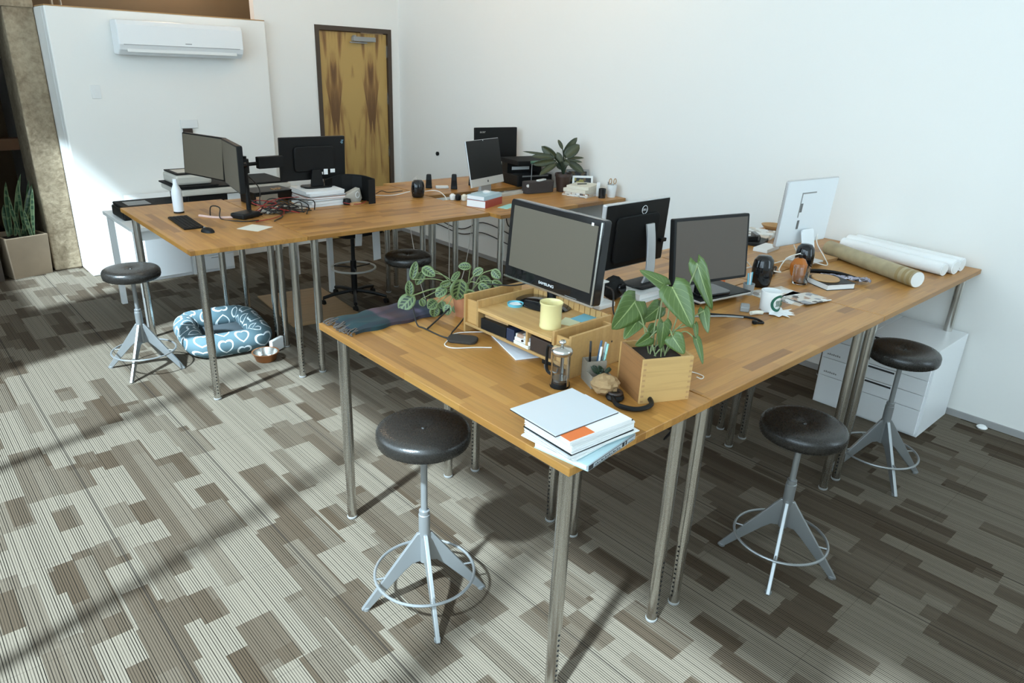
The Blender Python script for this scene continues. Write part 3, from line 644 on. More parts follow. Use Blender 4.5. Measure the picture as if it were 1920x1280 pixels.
# dell seen from behind, curved silver arm
zb_ = H + .047
t, P, Q = monitor('black monitor seen from behind with round logo and curved silver arm', 1.613, 1.088, zb_, 1.150, 0, -2.6, .532, .352, back=True, th=.026, edge=ALU, house=MATTE, backm=BLACK, bulge=False)
bm = B(); prism(bm, rrect(.36, .25, .03), 0, .014, Q @ Matrix.Translation((0, -.02, .001))); obj('rear_panel', bm, MATTE, t, bev=.008)
bm = B(); tb(bm, [(.022 * math.cos(a * PI / 16), .022 * math.sin(a * PI / 16), .0) for a in range(32)], .0016, 6, sm=False, closed=True); bmesh.ops.transform(bm, matrix=Q @ Matrix.Translation((.045, .125, .004)), verts=bm.verts[:]); lg = obj('logo_ring', bm, WINK, t)
text('logo_letters', 'DELL', .0155, WINK, t, Q @ Matrix.Translation((.045, .125, .0035)), sx=.95)
bm = B(); c = cat([(.09, -.035, .30), (.085, -.055, .22), (.06, -.085, .12), (.02, -.115, .055), (-.01, -.12, .012)], 6); va = []
for i, p in enumerate(c):
    p = Vector(p); ww = .034
    va.append([bm.verts.new(p + Vector((-ww, 0, 0))), bm.verts.new(p + Vector((ww, 0, 0))), bm.verts.new(p + Vector((ww, .012, 0))), bm.verts.new(p + Vector((-ww, .012, 0)))])
for a, b in zip(va, va[1:]):
    for j in range(4): bm.faces.new((a[j], a[(j + 1) % 4], b[(j + 1) % 4], b[j]))
bm.faces.new(va[0]); bm.faces.new(va[-1][::-1]); obj('stand_arm', bm, ALU, t, bev=.002)
bm = B(); prism(bm, rrect(.20, .15, .02), 0, .010); o = obj('stand_base', bm, BLACK, t, bev=.003); o.location = (-.02, -.10, 0)
bm = B(); prism(bm, rrect(.05, .02, .004), -.02, .02, Q @ Matrix.Translation((.235, -.06, .0))); obj('side_button_block', bm, BLACK, t)
# screen on the laptop
t, P, Q = monitor('black monitor with dark screen standing on a closed laptop', 1.77, .690, H + .043, 1.128, -13.7, 7.5, .509, .338, th=.03, bez=.015, scr=M('warm_screen', (.10, .082, .068), .55, spec=.3))
bm = B(); bx(bm, (0, .055, .055), (.09, .02, .13)); obj('stand_neck', bm, BLACK, t, bev=.004)
bm = B(); prism(bm, rrect(.22, .17, .04), 0, .014); o = obj('stand_base', bm, GLOSS, t, bev=.004); o.location = (0, .02, 0)
# white all in one seen from behind
z0 = H + .022
t, P, Q = monitor('slim pale all-in-one computer seen from behind, in front of the white wall', 2.965, .81, z0, 1.150, -6.6, -2.8, .534, .408, back=True, th=.018, edge=ALU, house=GLOSS, backm=M('pale_aluminium', (.80, .83, .85), .4, .15), bulge=False, name='all_in_one_computer', cat_='computer', rnd=.012)
PALE = MATS['pale_aluminium']
bm = B(); prism(bm, rrect(.15, .008, .003), 0, .004, Q @ Matrix.Translation((-.03, .12, .0))); prism(bm, rrect(.008, .15, .003), 0, .004, Q @ Matrix.Translation((-.10, .045, 0))); obj('hinge_groove', bm, GREY, t)
for dy in (.03, -.075): bm = B(); bx(bm, (-.085, dy, .004), (.02, .055, .002), 0, Q); obj('port_block', bm, DSTEEL, t)
bm = B(); prism(bm, rrect(.13, .20, .02), 0, .010, Matrix.Translation((.0, -.05, .10)) @ Matrix.Rotation(-.25, 4, 'X') @ RX90); obj('stand_neck', bm, PALE, t, bev=.003)
bm = B(); prism(bm, rrect(.18, .17, .02), 0, .008); o = obj('stand_foot', bm, ALU, t, bev=.002); o.location = (0, -.05, 0)
# folded pair on an arm
ARM = []
t, P, Q = monitor('left of the two grey-faced monitors on the black arm pole', .562, 4.418, 1.243, 1.243, -77, 3.7, .52, .314, th=.035, bez=.010, scr=GSCREEN); ARM.append(t)
t, P, Q = monitor('right of the two grey-faced monitors on the black arm pole, turned edge on', .569, 3.885, 1.236, 1.236, -100.5, .7, .52, .322, th=.035, bez=.010, scr=GSCREEN); ARM.append(t)
t = thing('monitor_mount', 'black desk pole with two monitor arms on the leftmost far desk', 'monitor arm', (.70, 3.96, H))
obj('base', bx(B(), (-.07, -.10, .02), (.17, .13, .04), .4), BLACK, t, bev=.012); obj('pole', cy(B(), (0, 0, .0), (0, 0, .42), .0175), BLACK, t, smooth=True); obj('foot_plate', bx(B(), (-.03, -.04, .006), (.14, .16, .012), .4), BLACK, t, bev=.004)
bm = B(); cy(bm, (0, 0, .30), (0, 0, .40), .03); obj('collar', bm, BLACK, t, smooth=True)
bm = B(); tb(bm, [(0, 0, .36), (.06, .20, .37), (-.02, .45, .37), (-.06, .452, .37)], .017, 8, sm=False); obj('arm', bm, BLACK, t, smooth=True)
bm = B(); tb(bm, [(0, 0, .34), (-.02, -.05, .37), (-.05, -.06, .37)], .017, 8, sm=False); obj('arm', bm, BLACK, t, smooth=True)
for p, rz in (((-.072, .455, .37), .23), ((-.065, -.07, .37), -.18)): bm = B(); bx(bm, p, (.02, .12, .12), rz); obj('mounting_plate', bm, BLACK, t, bev=.003)
bm = B(); tb(bm, [(0, 0, .36), (.10, .02, .36)], .014, 8, sm=False); bx(bm, (.20, .02, .365), (.20, .05, .085), .06); obj('arm', bm, MATTE, t, bev=.006)
# back view on book stack
zk = H + .124
t, P, Q = monitor('black monitor seen from behind standing on a stack of books', 1.349, 4.173, zk, 1.204, -2.2, -3.1, .555, .338, back=True, th=.03, house=BLACK)
bm = B(); prism(bm, [(-.055, .0), (.055, 0), (.04, .14), (-.04, .14)], -.012, .012, Matrix.Translation((0, -.045, .0)) @ RX90); obj('stand_neck', bm, BLACK, t, bev=.004)
bm = B(); prism(bm, rrect(.24, .16, .05), 0, .012); o = obj('stand_base', bm, BLACK, t, bev=.004); o.location = (0, -.03, 0)
bm = B(); bx(bm, (.09, -.105, .0245), (.035, .045, .002), 0, Q); bx(bm, (.055, -.115, .0245), (.02, .02, .002), 0, Q); bx(bm, (.15, -.10, .0245), (.04, .03, .002), 0, Q); obj('sticker', bm, WINK, t)
text('logo', 'hp', .032, M('logo_blue', (.25, .45, .55), .5), t, Q @ Matrix.Translation((.252, .125, .003)) @ Matrix.Rotation(-PI / 2, 4, 'Z'))
# silver chin all in one
t, P, Q = monitor('silver all-in-one computer with black screen on the far right desk', 2.827, 3.737, H, 1.179, 16.7, 11.3, .531, .334, th=.014, bez=.006, edge=ALU, house=DSCREEN, scr=DSCREEN, bulge=False, name='all_in_one_computer', cat_='computer')
bm = B(); bx(bm, (0, -.167 - .033, -.007), (.531, .068, .016), 0, Q); ch = obj('chin', bm, M('chin_silver', (.55, .53, .49), .45, .2), t, bev=.003)
bm = B(); la(bm, [(0, 0), (.009, 0), (.009, .001), (0, .001)], 16, (0, 0, 0), Q @ Matrix.Translation((.0, -.2, .0015))); bx(bm, (.003, -.188, .0018), (.004, .005, .001), .5, Q); obj('logo', bm, TEXTM, ch)
bm = B(); la(bm, [(0, 0), (.004, 0), (.004, .001), (0, .001)], 10, (0, 0, 0), Q @ Matrix.Translation((0, .158, .003))); obj('camera_dot', bm, WINK, t)
bm = B(); prism(bm, [(-.03, 0), (.10, 0), (.10, .008), (.03, .012), (.008, .10), (-.006, .10), (-.01, .012), (-.03, .008)], -.085, .085, Matrix.Translation((0, .02, 0)) @ Matrix.Rotation(PI / 2, 4, 'Z') @ RX90); obj('stand', bm, ALU, t, bev=.002)
t, P, Q = monitor('black flat monitor by the printer, brand name at its top left', 3.511, 4.411, H + .0, 1.245, -9.1, 2.1, .50, .294, th=.03, bez=.002, scr=DSCREEN, house=BLACK)
text('lettering', 'acer', .034, M('pale_ink', (.4, .39, .36), .5), t, Q @ Matrix.Translation((-.165, .105, .004)), sx=1.15)
bm = B(); bx(bm, (0, .05, .15), (.08, .02, .30)); obj('stand_neck', bm, BLACK, t, bev=.004); bm = B(); prism(bm, rrect(.24, .16, .05), 0, .012); o = obj('stand_base', bm, BLACK, t, bev=.003); o.location = (0, .05, 0)

# ---------------------------------------------------------------- bamboo riser and what is on and in it
t = thing('desk_riser', 'bamboo desk riser with open end trays carrying the glossy monitor', 'riser', (.46, .445, H))
Lr, Dr = .645, .335
for y in (0, Lr - .012): obj('side_panel', b0(B(), (0, y, 0), (Dr, y + .012, .172)), BAMBOO, t, bev=.0015)
for y in (.088, Lr - .10): obj('inner_panel', b0(B(), (0, y, .048), (Dr, y + .012, .168)), BAMBOO, t, bev=.0015)
obj('lower_shelf', b0(B(), (0, .012, .036), (Dr, Lr - .012, .047)), BAMBOO, t, bev=.0015)
obj('top_board', b0(B(), (-.002, .1, .121), (Dr, Lr - .1, .135)), BAMBOO, t, bev=.0015)
for y0, y1 in ((.012, .088), (Lr - .088, Lr - .012)):
    obj('tray_front', b0(B(), (.012, y0, .048), (.022, y1, .152)), BAMBOO, t, bev=.001)
    bm = B()
    for k in range(9): b0(bm, (.05 + k * .031, y0 + .002, .048), (.051 + k * .031, y1 - .002, .14)) if 0 else None
    b0(bm, (.28, y0, .048), (.29, y1, .150)); obj('tray_back', bm, BAMBOO, t)
bm = B()
for k in range(14): b0(bm, (Dr - .012, .103 + k * .0315, .05), (Dr - .006, .131 + k * .0315, .168))
obj('slatted_back', bm, BAMBOO, t)
obj('divider', b0(B(), (.0, .235, .048), (Dr - .02, .245, .120)), BAMBOO, t)
obj('knob', cy(B(), (-.004, .262, .075), (.0, .262, .075), .005), DARKBR, t)
obj('screw_cap', cy(B(), (.24, -.0015, .10), (.24, 0, .10), .004), DARKBR, t)
rs = H + .0475
def rbox(name, label, c, s, mat, rz=0, category='box', **k):
    return tag(obj(name, bx(B(), (0, 0, s[2] / 2), s), mat, bev=k.pop('bev', .0015), **k), label, category, loc=c, rz=rz)
rbox('drawer_box', 'dark brown box filling the right opening of the bamboo riser', (.56, .605, rs), (.19, .125, .062), DARKBR, category='box')
rbox('black_box', 'black box in the left opening of the bamboo riser', (.575, .90, rs), (.22, .155, .048), BLACK, .04)
rbox('notebook', 'tan notebook lying on the black box inside the riser', (.585, .905, rs + .0485), (.2, .14, .012), TAN, .06, category='notebook')
rbox('notebook', 'navy blue notebook standing out beside the black box in the riser', (.535, .79, rs), (.14, .045, .052), M('navy_cover', (.012, .02, .05), .5), .03, category='notebook')
for i in range(3): rbox('paperback', ('lowest', 'middle', 'uppermost')[i] + ' of the three small books stacked in the middle of the riser', (.535 + .004 * i, .715, rs + .0155 * i), (.15, .09, .0145), [PAPER2, PAPER, NEWS][i], .05 * i - .03, category='book')
tag(obj('mug', la(B(), [(0, 0), (.042, 0), (.0445, .004), (.0445, .012), (.043, .017), (.043, .095), (.047, .102), (.047, .108), (.044, .108), (.040, .10), (.040, .01), (0, .008)], 40), YEL, smooth=60), 'pale yellow handleless mug on the bamboo riser before the monitor', 'mug', loc=(.545, .64, RZ))
t = thing('candle_tin', 'small white jar lid with blue rim lying on the bamboo riser', 'lid', (.615, .925, RZ)); obj('dish', la(B(), [(0, 0), (.034, 0), (.036, .012), (.032, .012), (.029, .004), (0, .004)], 28), M('lid_blue', (.12, .42, .52), .4), t, smooth=50); obj('paper_disc', la(B(), [(0, .0045), (.028, .0045), (.028, .006), (0, .006)], 28), PAPER, t)
rbox('sticky_note', 'pale yellow note sheet on the riser behind the mug', (.655, .635, RZ), (.09, .075, .001), M('note_yellow', (.62, .60, .38), .7), .4, 'note', bev=0)
rbox('sticky_note', 'light blue note sheet on the riser behind the mug', (.735, .625, RZ + .0012), (.095, .08, .001), BLUE, .1, 'note', bev=0)
rbox('magazine', 'white folder pushed half under the bamboo riser', (.575, .80, H), (.22, .29, .006), M('folder_white', (.72, .76, .82), .35), -.35, 'folder')
t = thing('compact_camera', 'small black and silver camera under the right end of the riser', 'camera', (.52, .575, H)); obj('body', bx(B(), (0, 0, .016), (.05, .10, .030), .3), BLACK, t, bev=.006); obj('strap', tb(B(), [(-.03, -.04, .005), (-.06, -.06, .004), (-.07, -.02, .004), (-.04, .02, .004)], .003), SILVER, t)
# french press
t = thing('french_press', 'tall glass french press with chrome lid beside the riser', 'french press', (.392, .425, H))
obj('glass', la(B(), [(0, .012), (.034, .012), (.034, .135), (.0325, .135), (.0325, .014), (0, .014)], 32), GLASS, t, smooth=50)
obj('lid', la(B(), [(.0, .13), (.037, .13), (.040, .136), (.040, .148), (.033, .154), (.008, .158), (.006, .160), (0, .160)], 32), CHROME, t, smooth=50)
obj('knob', la(B(), [(0, .160), (.005, .160), (.0045, .168), (.013, .172), (.014, .178), (.010, .183), (0, .184)], 20), CHROME, t, smooth=50)
obj('base', la(B(), [(0, 0), (.037, 0), (.038, .006), (.036, .018), (.0345, .018), (.0345, .010), (0, .010)], 32), BLACK, t, smooth=50)
for k in range(3):
    a = k * 2.094 + .6; c_, s_ = math.cos(a), math.sin(a); bm = B(); bx(bm, (.036 * c_, .036 * s_, .07), (.0025, .011, .125), a); obj('frame_bar', bm, CHROME, t)
obj('plunger', cy(cy(B(), (0, 0, .03), (0, 0, .16), .003), (0, 0, .025), (0, 0, .034), .031), DSTEEL, t, smooth=40); obj('coffee', cy(B(), (0, 0, .0145), (0, 0, .022), .0318), DARKBR, t)
obj('handle', tb(B(), [(.0, .037, .14), (0, .07, .138), (0, .075, .09), (0, .07, .04), (0, .037, .03)], .006), BLACK, t, smooth=True)
# desk organiser
t = thing('pencil_organizer', 'grey cardboard desk organizer with two stepped compartments', 'organizer', (.525, .365, H), R_(-26))
for nm_, y0, y1, h in (('rear_compartment', .0, .05, .085), ('front_compartment', -.055, -.001, .048)):
    bm = B(); b0(bm, (-.04, y0, 0), (.04, y0 + .004, h)); b0(bm, (-.04, y1 - .004, 0), (.04, y1, h)); b0(bm, (-.04, y0 + .004, 0), (-.036, y1 - .004, h)); b0(bm, (.036, y0 + .004, 0), (.04, y1 - .004, h)); b0(bm, (-.036, y0 + .004, 0), (.036, y1 - .004, .004)); obj(nm_, bm, GREYF, t)
PENS = [('black pen with pale blue clip in the grey organizer', BLACK, (-.018, .022), (-.024, .02), .155), ('dark blue pen standing right of centre in the grey organizer', M('pen_navy', (.03, .08, .15), .4), (.004, .025), (.024, .03), .150), ('white capped pen in the grey organizer', WPLAST, (.010, .018), (.020, .016), .13), ('silver pen leaning at the right in the grey organizer', SILVER, (.022, .025), (.040, .024), .145), ('clear green tipped pen at the right of the grey organizer', TEALM, (.028, .018), (.046, .018), .14)]
MR = Matrix.Translation((.525, .365, H)) @ Matrix.Rotation(R_(-26), 4, 'Z')
for lb, mt, a, b, h in PENS:
    p = thing('pen', lb, 'pen', MR @ Vector((a[0], a[1], .006)), 0, None); d = (MR.to_3x3() @ Vector((b[0] - a[0], b[1] - a[1], h))); 
    obj('barrel', cy(B(), (0, 0, 0), d * .72, .0042, n=10), mt, p, smooth=True); obj('cap', cy(B(), d * .72, d, .0048, .0044, n=10), M('pen_cap_' + mt.name, tuple(min(1, x * 1.2 + .03) for x in mt.node_tree.nodes['Principled BSDF'].inputs[0].default_value[:3]), .35), p, smooth=True)
bm = B()
for k in range(16):
    a = k * 1.1; r = .012 + .002 * (k % 4); c = Vector((.020 * math.cos(k * 2.1) + .0, -.028 + .008 * math.sin(k * 3), .05)); leaf(bm, c, c + Vector((.028 * math.cos(a), .022 * math.sin(a), .014 + .004 * (k % 5))), .014, 'oval', .1, .1, n=4)
o = obj('succulent', bm, DLEAF, smooth=True); sm_ = o.modifiers.new('t', 'SOLIDIFY'); sm_.thickness = .002; tag(o, 'dark succulents poking from the front of the grey organizer', 'plant', loc=(.525, .365, H), rz=R_(-26))
bm = B(); bmesh.ops.create_icosphere(bm, subdivisions=3, radius=1)
for v in bm.verts: n_ = 1 + random.uniform(-.13, .13); v.co = Vector((v.co.x * .055 * n_, v.co.y * .05 * n_, max(0, .036 + v.co.z * .036 * n_)))
tag(obj('paper_bag', bm, CARD), 'crumpled brown paper bag behind the stack of papers', 'paper bag', loc=(.475, .277, H), rz=.3)
t = thing('headphones', 'black headphones lying between the papers and the planter box', 'headphones', (.492, .165, H), 2.5)
obj('headband', tb(B(), [(-.065, -.02, .02), (-.06, .04, .014), (0, .07, .012), (.06, .04, .014), (.065, -.02, .02)], .009), BLACK, t, smooth=True)
for s in (-1, 1): e_ = obj('ear_cup', la(B(), [(0, 0), (.03, 0), (.034, .008), (.03, .02), (.012, .026), (0, .026)], 24, (s * .052, -.035, .001)), BLACK, t, smooth=True); obj('cushion', tb(B(), [(s * .052 + .022 * math.cos(a), -.035 + .022 * math.sin(a), .026) for a in [k * PI / 8 for k in range(16)]], .007, 8, sm=False, closed=True), DARKBR, e_, smooth=True)

# ---------------------------------------------------------------- corner stack of papers
STK = [('hardcover_book', 'pale textbook with printed spine, bottom of the corner paper stack', (.150, .075), (.27, .20), .020, 8, M('pale_cyan_cover', (.55, .74, .78), .5), 'book'),
 ('paper_sheaf', 'loose white sheaf resting on the pale textbook', (.142, .112), (.275, .21), .010, 3, PAPER, 'paper'),
 ('paper_sheaf', 'second loose sheaf of white paper, under the thin black folder', (.15, .095), (.30, .205), .012, -5, PAPER, 'paper'),
 ('folder', 'thin black folder in the middle of the corner paper stack', (.142, .100), (.275, .22), .003, -3, BLACK, 'folder'),
 ('binder', 'thick white bound document above the black folder', (.142, .098), (.272, .215), .030, -3, PAPER, 'document'),
 ('folder', 'thin black card edge above the thick white document', (.146, .100), (.265, .21), .003, -3, BLACK, 'folder'),
 ('report', 'white report with an orange block on its cover', (.128, .092), (.262, .21), .014, -4, PAPER, 'report'),
 ('clipboard', 'pale silver tablet with dark underside, top of the corner stack', (.115, .142), (.268, .212), .005, -3, M('pale_silver', (.62, .66, .69), .4, .1), 'tablet')]
z = H
for nm_, lb, c, s, h, a, mt, ct in STK:
    t = thing(nm_, lb, ct, (c[0], c[1], z), R_(a))
    if nm_ == 'paper_sheaf' or nm_ == 'report' or nm_ == 'binder':
        bm = B(); n = max(3, int(h / .003)); 
        for k in range(n): j_ = .009 if nm_ == 'paper_sheaf' else .0025; bx(bm, (random.uniform(-j_, j_), random.uniform(-j_, j_), h * (k + .5) / n), (s[0], s[1], h / n * .93), random.uniform(-j_, j_) * 4)
        obj('pages', bm, mt, t)
    elif nm_ == 'hardcover_book':
        obj('cover', bx(bx(B(), (0, 0, .0012), (s[0], s[1], .0024)), (0, 0, h - .0012), (s[0], s[1], .0024)), mt, t); obj('pages', bx(B(), (0, .002, h / 2), (s[0] - .006, s[1] - .006, h - .005)), PAPER, t); obj('spine', bx(B(), (0, -s[1] / 2 - .001, h / 2), (s[0], .003, h)), M('spine_grey', (.45, .5, .53), .5), t)
        bm = B(); ys = -s[1] / 2 - .0028
        for x0, x1, z0, z1 in ((-.13, .13, .0165, .018), (-.105, .05, .0025, .0038), (-.132, -.108, .002, .0178), (.055, .068, .003, .0178), (.075, .082, .003, .0178), (.09, .125, .003, .0045)): b0(bm, (x0, ys - .0006, z0), (x1, ys, z1))
        for k in range(13): b0(bm, (-.098 + k * .011, ys - .0006, .007), (-.098 + k * .011 + (.006 if k % 3 else .008), ys, .0095 + .002 * (k % 2)))
        obj('spine_print', bm, TEXTM, t)
    else:
        obj('sheet', bx(B(), (0, 0, h / 2), (s[0], s[1], h)), mt, t, bev=.001)
    if nm_ == 'report': obj('orange_block', b0(B(), (-.13, -.103, h - .0005), (-.03, -.055, h + .0008)), ORANGE, t)
    if nm_ == 'clipboard': obj('dark_edge', bx(B(), (0, 0, .0005), (s[0] + .002, s[1] + .002, .003)), DARKBR, t)
    z += h + .0006

# ---------------------------------------------------------------- planter box and philodendron
t = PB = thing('potted_philodendron', 'large-leaved philodendron in a finger-jointed wooden box at the desk corner', 'plant', (.637, .186, H), R_(-25))
bw, bd, bh, tk = .198, .190, .170, .011
obj('front_panel', b0(B(), (-bw / 2, -bd / 2, 0), (bw / 2, -bd / 2 + tk, bh)), ACACIA, t, bev=.001)
obj('rear_panel', b0(B(), (-bw / 2, bd / 2 - tk, 0), (bw / 2, bd / 2, bh)), ACACIA, t, bev=.001)
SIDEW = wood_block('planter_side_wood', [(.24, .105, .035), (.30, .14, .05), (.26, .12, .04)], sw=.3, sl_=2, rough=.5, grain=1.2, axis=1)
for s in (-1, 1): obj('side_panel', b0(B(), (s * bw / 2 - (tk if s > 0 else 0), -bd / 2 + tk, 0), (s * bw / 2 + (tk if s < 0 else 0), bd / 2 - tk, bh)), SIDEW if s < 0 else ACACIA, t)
for s in (-1, 1):
    bm = B()
    for k in range(8): b0(bm, (s * (bw / 2 - .013), -bd / 2 - .0007, .006 + k * .0205), (s * (bw / 2 - .002), -bd / 2 + .001, .014 + k * .0205))
    obj('finger_joints', bm, TAN, t)
obj('soil', b0(B(), (-bw / 2 + tk, -bd / 2 + tk, .10), (bw / 2 - tk, bd / 2 - tk, .145)), SOIL, t)
PHILO = [(.688,.183,1.415,.696,.086,1.295,.114),(.601,.280,1.356,.509,.291,1.266,.127),(.828,.185,1.479,.827,.101,1.328,.066),(.767,.278,1.393,.710,.351,1.443,.056),(.787,.107,1.334,.760,.063,1.267,.043),(.715,.076,1.247,.703,.025,1.174,.034),(.742,.108,1.290,.723,.076,1.239,.023),(.635,.169,1.299,.619,.153,1.208,.065),(.643,.127,1.257,.654,.080,1.205,.068),(.724,.259,1.317,.646,.272,1.272,.071),(.622,.212,1.235,.575,.235,1.205,.054),(.687,.243,1.253,.656,.250,1.212,.043),(.642,.287,1.275,.567,.284,1.222,.067)]
t = PB; MI = (Matrix.Translation((.637, .186, H)) @ Matrix.Rotation(R_(-25), 4, 'Z')).inverted() @ Matrix.Translation((.65, .19, H + .145))
o_ = Vector((.65, .19, H + .145)); bm = B()
for a in PHILO:
    A, Bq = Vector(a[:3]) - o_, Vector(a[3:6]) - o_; leaf(bm, A - (Bq - A) * .05, Bq, a[6] * 1.05, 'heart', .08, .10, n=12)
leaf_obj('foliage', bm, PHIL, t).matrix_parent_inverse = MI
bm = B()
for i, a in enumerate(PHILO):
    A = Vector(a[:3]) - o_; r0 = Vector((.03 * math.cos(i * 2.4), .03 * math.sin(i * 2.4), -.005)); tb(bm, [r0, r0.lerp(A, .5) + Vector((0, 0, .03 if A.z > .1 else .06)), A], .0025, 6)
obj('stem', bm, STEM, t, smooth=True).matrix_parent_inverse = MI
tag(obj('usb_cable', tb(B(), [(0, 0, .003), (.03, -.01, .004), (.035, -.06, .003), (.0, -.075, .006), (-.012, -.06, .012)], .002), WCABLE, smooth=True), 'short white cable end on the desk right of the planter box', 'cable', loc=(.87, .20, H))

# ---------------------------------------------------------------- prayer plant, blanket, pouch
MARA = [(.417,1.426,1.190,.446,1.427,1.272,.037),(.440,1.371,1.257,.462,1.306,1.230,.046),(.489,1.428,1.218,.441,1.422,1.160,.039),(.379,1.388,1.125,.387,1.400,1.197,.041),(.427,1.421,1.113,.350,1.437,1.050,.070),(.517,1.290,1.167,.464,1.303,1.132,.048),(.520,1.261,1.203,.482,1.295,1.180,.031),(.545,1.221,1.219,.515,1.209,1.128,.085),(.614,1.232,1.266,.565,1.265,1.269,.036),(.470,1.303,1.107,.418,1.298,1.086,.052),(.455,1.294,1.089,.440,1.284,1.040,.048),(.497,1.247,1.103,.480,1.241,1.053,.045),(.655,1.195,1.257,.616,1.225,1.229,.036),(.666,1.142,1.264,.678,1.101,1.231,.043),(.669,1.227,1.215,.679,1.166,1.170,.046),(.670,1.146,1.209,.698,1.104,1.186,.034),(.399,1.326,1.125,.403,1.309,1.093,.034),(.569,1.278,1.080,.565,1.259,1.040,.053),(.515,1.248,1.210,.560,1.246,1.250,.027),(.592,1.268,1.167,.606,1.240,1.113,.042),(.499,1.307,1.100,.485,1.276,1.075,.038),(.56,1.20,1.17,.60,1.16,1.12,.05),(.61,1.17,1.20,.64,1.12,1.16,.045)]
t = thing('prayer_plant', 'trailing prayer plant with dark-blotched leaves beside the bamboo riser', 'plant', (.60, 1.255, H))
o_ = Vector((.60, 1.255, H)); bm = B()
for a in MARA: A, Bq = Vector(a[:3]) - o_, Vector(a[3:6]) - o_; leaf(bm, A, Bq, a[6] * 1.1, 'oval', .10, .12, n=10)
leaf_obj('foliage', bm, MARAM, t)
bm = B()
for i, a in enumerate(MARA):
    A = Vector(a[:3]) - o_; r0 = Vector((.02 * math.cos(i * 2.4), .02 * math.sin(i * 2.4), .095)); tb(bm, [r0, r0.lerp(A, .5) + Vector((0, 0, .035)), A], .0022, 6)
obj('stem', bm, STEM, t, smooth=True)
obj('pot', la(B(), [(0, 0), (.045, 0), (.058, .085), (.062, .087), (.062, .10), (.056, .10), (.050, .085), (0, .085)], 28), TERRA, t, smooth=50); obj('soil', la(B(), [(0, .0855), (.049, .0855), (.049, .092), (0, .092)], 20), SOIL, t)
for i, (dx, dy) in enumerate(((.055, -.05), (.09, -.085))): tag(obj('pine_cone', la(B(), [(0, 0), (.012, .002), (.017, .012), (.014, .024), (.006, .032), (0, .034)], 12), TERRA, smooth=True), ('larger', 'smaller')[i] + ' small brown ball ornament among the prayer plant leaves', 'ornament', loc=(.66 + dx * .5, 1.16 + dy * .6, H + .0))
for a_ in bpy.data.objects:
    pass
bm = B(); NX, NY = 40, 18
Lb, Wb, tb_ = .50, .215, .030
gv = []
def bz(u, v): return tb_ * (.85 + .25 * math.sin(u * 9 + v * 3) * .5 + .1 * math.sin(v * 11)) * (min(1, .35 + 6 * min(u, 1 - u)) ** .5) * (min(1, .4 + 7 * min(v, 1 - v)) ** .5)
for i in range(NX + 1): gv.append([bm.verts.new((Lb * i / NX + .012 * math.sin(j * .9), Wb * j / NY + .008 * math.sin(i * .5), bz(i / NX, j / NY))) for j in range(NY + 1)])
for i in range(NX):
    for j in range(NY): bm.faces.new((gv[i][j], gv[i + 1][j], gv[i + 1][j + 1], gv[i][j + 1]))
ed = [e for e in bm.edges if e.is_boundary]; r_ = bmesh.ops.extrude_edge_only(bm, edges=ed)
for v in r_['geom']:
    if isinstance(v, bmesh.types.BMVert): v.co.z = 0.0005
t = thing('folded_blanket', 'folded dark plaid blanket with fringe on the desk end', 'blanket', (.055, 1.325, H), 0)
obj('cloth', bm, PLAID, t, smooth=True)
bm = B()
for k in range(26):
    y = .004 + k * .0083; L_ = random.uniform(.03, .05); tb(bm, [(.016, y, .016 + .008 * math.sin(k)), (-.01, y + random.uniform(-.01, .01), .014), (-L_ + .01, y + random.uniform(-.012, .012), .004), (-L_ + .012, y + random.uniform(-.02, .02), .003)], .0026, 5, k=3)
obj('fringe', bm, M('fringe_wool', (.12, .10, .085), .95), t, smooth=True)
bm = B(); prism(bm, rrect(.13, .085, .03), 0, .014); tag(obj('felt_pouch', bm, M('dark_felt', (.035, .028, .022), .95, noise=.3, scale=200), bev=.005), 'dark grey felt pouch lying on the front desk', 'pouch', loc=(.385, 1.0, H), rz=R_(-52))
cable([(.335, 1.035, H + .006), (.29, 1.0, H + .003), (.30, .95, H + .003), (.38, .90, H + .003), (.43, .86, H + .003)], .0024, WCABLE, 'white cable curving round the felt pouch')
cable([(.345, 1.05, H + .005), (.42, 1.08, H + .003), (.52, 1.02, H + .004), (.60, .95, H + .004)], .0024, WCABLE, 'white cable running from the pouch under the riser')
cable([(.36, 1.335, H + .065), (.33, 1.26, H + .01), (.335, 1.21, H + .004), (.345, 1.06, H + .004), (.40, 1.09, H + .01), (.50, 1.13, H + .05), (.56, 1.18, H + .10)], .0035, RUBBER, 'thick black cable looping below the prayer plant')
cable([(.345, 1.20, H + .004), (.43, 1.22, H + .035), (.50, 1.24, H + .06)], .004, RUBBER, 'short black cable branch under the prayer plant')
cable([(.60, 1.10, H + .19), (.70, 1.03, H + .185), (.78, .99, H + .20), (.80, .92, H + .235)], .0035, RUBBER, 'black cable from the plant over the back of the riser')

# ---------------------------------------------------------------- near group, back and right desks
def tapered_cup(name, label, category, x, y, z, r0, r1, h, mat, th=.0035):
    return tag(obj(name, la(B(), [(0, 0), (r0, 0), (r1, h), (r1 - th, h), (r0 - th, .006), (0, .006)], 28), mat, smooth=50), label, category, loc=(x, y, z))
def book(label, x, y, z, l, w, h, rz, cover, category='book', name='book', pages=PAPER, spine=-1):
    t = thing(name, label, category, (x, y, z), rz)
    bm = B(); b0(bm, (-l / 2, -w / 2, 0), (l / 2, w / 2, .0025)); b0(bm, (-l / 2, -w / 2, h - .0025), (l / 2, w / 2, h)); b0(bm, (-l / 2, (w / 2 - .003) * -spine, .0025), (l / 2, w / 2 * -spine, h - .0025)); obj('cover', bm, cover, t)
    obj('pages', b0(B(), (-l / 2 + .003, -w / 2 + .0035, .003), (l / 2 - .003, w / 2 - .0035, h - .003)), pages, t); return t
